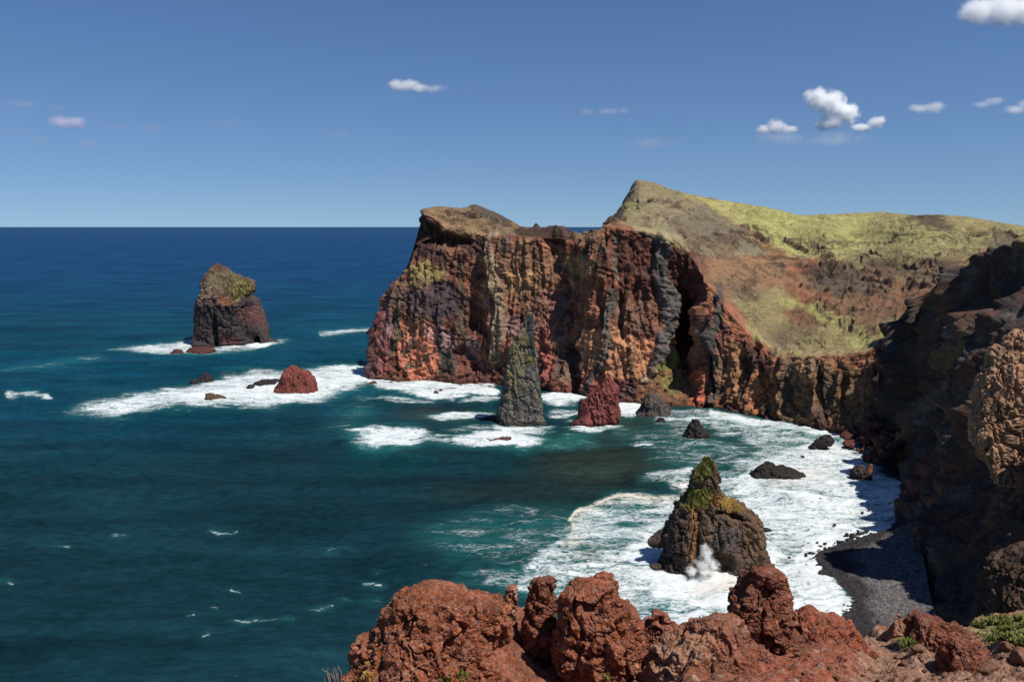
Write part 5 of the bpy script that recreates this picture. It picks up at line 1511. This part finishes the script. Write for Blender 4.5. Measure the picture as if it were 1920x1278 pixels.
# ------------------------------------------------------------------ clouds and spray: soft volumes inside their own outline
def puff(name, blobs, Y, dens, label, cat, seed, noise_amp=1.0, group=None, kind=None, depth=1.0, colr=(1, 1, 1), aniso=0.35, soft=1.1):
    """blobs: (px, py, rx, ry) in photo pixels at distance Y"""
    import bmesh
    bs = []
    for bx, by, rx, ry in blobs:
        c = P(bx, by, Y); k = np.linalg.norm(c - np.array([0, 0, H])) / math.hypot(F, math.hypot(bx - 960, by - 639))
        bs.append((c, np.array([rx * k, max(rx, ry) * k * depth * .8, ry * k])))
    org = np.mean([b[0] for b in bs], 0)
    bm = bmesh.new()
    small = min(b[1].min() for b in bs)
    for c, r in bs:
        g = bmesh.ops.create_icosphere(bm, subdivisions=4, radius=1)
        for v in g['verts']: v.co = Vector(np.array(v.co) * r * 1.12 + c - org)
    me = bpy.data.meshes.new(name); bm.to_mesh(me); bm.free()
    o = bpy.data.objects.new(name, me); C.objects.link(o)
    rm = o.modifiers.new('remesh', 'REMESH'); rm.mode = 'VOXEL'; rm.voxel_size = max(small * .22, 1e-3)
    nm = bpy.data.meshes.new_from_object(o.evaluated_get(bpy.context.evaluated_depsgraph_get()))
    o.modifiers.clear(); o.data = nm
    v = np.empty(len(nm.vertices) * 3, f32); nm.vertices.foreach_get('co', v); v = v.reshape(-1, 3)
    big = max(b[1].max() for b in bs)
    v *= (1 + .10 * fbm(v, 4 / big, 3, .5, seed))[:, None]
    nm.vertices.foreach_set('co', v.ravel()); nm.update()
    o.location = org
    m = bpy.data.materials.new(name + '_vapour'); m.use_nodes = True
    n, l = m.node_tree.nodes, m.node_tree.links
    n.remove(n['Principled BSDF'])
    pv = n.new('ShaderNodeVolumePrincipled'); pv.inputs['Color'].default_value = (*colr, 1); pv.inputs['Anisotropy'].default_value = aniso
    tc = n.new('ShaderNodeTexCoord'); vec = tc.outputs['Object']
    field = None
    for c, r in bs:
        s = n.new('ShaderNodeVectorMath'); s.operation = 'SUBTRACT'; l.new(vec, s.inputs[0]); s.inputs[1].default_value = tuple(c - org)
        q = n.new('ShaderNodeVectorMath'); q.operation = 'DIVIDE'; l.new(s.outputs[0], q.inputs[0]); q.inputs[1].default_value = tuple(r)
        ln = n.new('ShaderNodeVectorMath'); ln.operation = 'LENGTH'; l.new(q.outputs[0], ln.inputs[0])
        d = math_node(n, l, 'SUBTRACT', 1.0, ln.outputs['Value'])
        field = d if field is None else math_node(n, l, 'MAXIMUM', field, d)
    mean_r = float(np.median([b[1].max() for b in bs]))
    n1 = noise_node(n, l, vec, 2.1 / mean_r, 7, .66, .6)
    f = math_node(n, l, 'ADD', field, math_node(n, l, 'MULTIPLY', math_node(n, l, 'SUBTRACT', n1, .56), noise_amp * 2.1))
    dn = maprange(n, l, f, 0.0, soft, 0.0, 1.35 * dens / mean_r, True)
    l.new(math_node(n, l, 'MULTIPLY', dn, maprange(n, l, field, 0.0, .12, 0, 1, True)), pv.inputs['Density'])
    l.new(pv.outputs[0], n['Material Output'].inputs['Volume'])
    nm.materials.clear(); nm.materials.append(m)
    return tag(o, label, cat, group, kind)

puff('cloud', [(1530, 185, 28, 26), (1560, 195, 34, 32), (1585, 212, 32, 26), (1562, 228, 26, 20), (1545, 235, 22, 14)], 5200, 16, 'brightest upright white cloud above the grassy hillside', 'cloud', 1, .9, 'small clouds')
puff('cloud', [(1455, 237, 24, 18), (1432, 243, 20, 11), (1480, 243, 22, 9)], 5200, 6, 'low small cloud left of the brightest cloud', 'cloud', 2, .9, 'small clouds')
puff('cloud', [(1615, 239, 26, 9), (1642, 230, 20, 15), (1652, 224, 12, 10)], 5200, 8, 'small hooked cloud at the lower right of the brightest cloud', 'cloud', 3, .8, 'small clouds')
puff('cloud', [(1470, 258, 70, 20), (1560, 262, 80, 20)], 5600, 1.2, 'faint grey veil of cloud below the brightest cloud', 'cloud', 4, .8, 'small clouds', depth=.5)
puff('cloud', [(1835, 22, 44, 32), (1880, 18, 50, 40), (1915, 22, 40, 36), (1960, 20, 40, 30)], 4200, 10, 'large soft white cloud cut by the top right corner', 'cloud', 5, .7, 'small clouds')
puff('cloud', [(1725, 203, 28, 11), (1752, 202, 26, 15)], 5600, 2.6, 'small pale cloud right of the brightest cloud', 'cloud', 6, .8, 'small clouds')
puff('cloud', [(1862, 190, 26, 11), (1842, 196, 24, 8)], 5800, 1.4, 'wispy faint cloud near the right edge', 'cloud', 7, .9, 'small clouds')
puff('cloud', [(1905, 206, 28, 12), (1925, 195, 22, 14)], 5600, 2.4, 'small pale cloud touching the right edge', 'cloud', 8, .8, 'small clouds')
puff('cloud', [(745, 160, 24, 15), (765, 160, 28, 15), (785, 165, 24, 10)], 6200, 5, 'small white cloud high above the headland cliff', 'cloud', 9, .8, 'small clouds')
puff('cloud', [(815, 166, 30, 10)], 6200, 1.6, 'faint tail of cloud right of the small white cloud', 'cloud', 10, .8, 'small clouds')
puff('cloud', [(112, 228, 26, 17), (140, 230, 30, 14)], 6800, 3.6, 'pale lilac cloud far left above the sea', 'cloud', 11, .7, 'small clouds', colr=(.95, .93, 1))
for (blobs, d, lb, s) in [([(215, 238, 30, 9), (280, 240, 46, 6)], .8, 'thin grey streak of cloud right of the pale lilac cloud', 12), ([(430, 230, 50, 7)], .6, 'thin grey streak of cloud above the lone stack', 13), ([(75, 264, 26, 11), (165, 269, 32, 10)], .9, 'pair of faint cloud wisps below the pale lilac cloud', 14),
                         ([(30, 247, 44, 9)], .8, 'faint grey cloud wisp at the left edge over the horizon', 15), ([(40, 195, 46, 10), (112, 203, 26, 9)], .8, 'faint cloud wisps above the pale lilac cloud', 16), ([(1100, 210, 20, 9), (1140, 209, 30, 9), (1170, 208, 16, 9)], 1.2, 'faint broken cloud streak above the peak', 17),
                         ([(1222, 268, 56, 18)], .9, 'faint flat cloud patch over the peak', 18), ([(640, 250, 36, 14)], .5, 'very faint grey cloud smudge left of the headland top', 19)]:
    puff('cloud', blobs, 6500, d, lb, 'cloud', s, .7, 'small clouds', depth=.6, colr=(.9, .88, .93))
Ys = yw(1320, 1086) - 2.5
puff('sea_spray', [(1322, 1072, 26, 18), (1318, 1058, 22, 22), (1326, 1042, 16, 22), (1300, 1070, 20, 16), (1338, 1062, 16, 16), (1321, 1030, 11, 18)], Ys, 7, 'burst of white spray against the foot of the spired stack', 'spray', 30, 1.5, kind='stuff', aniso=.1)
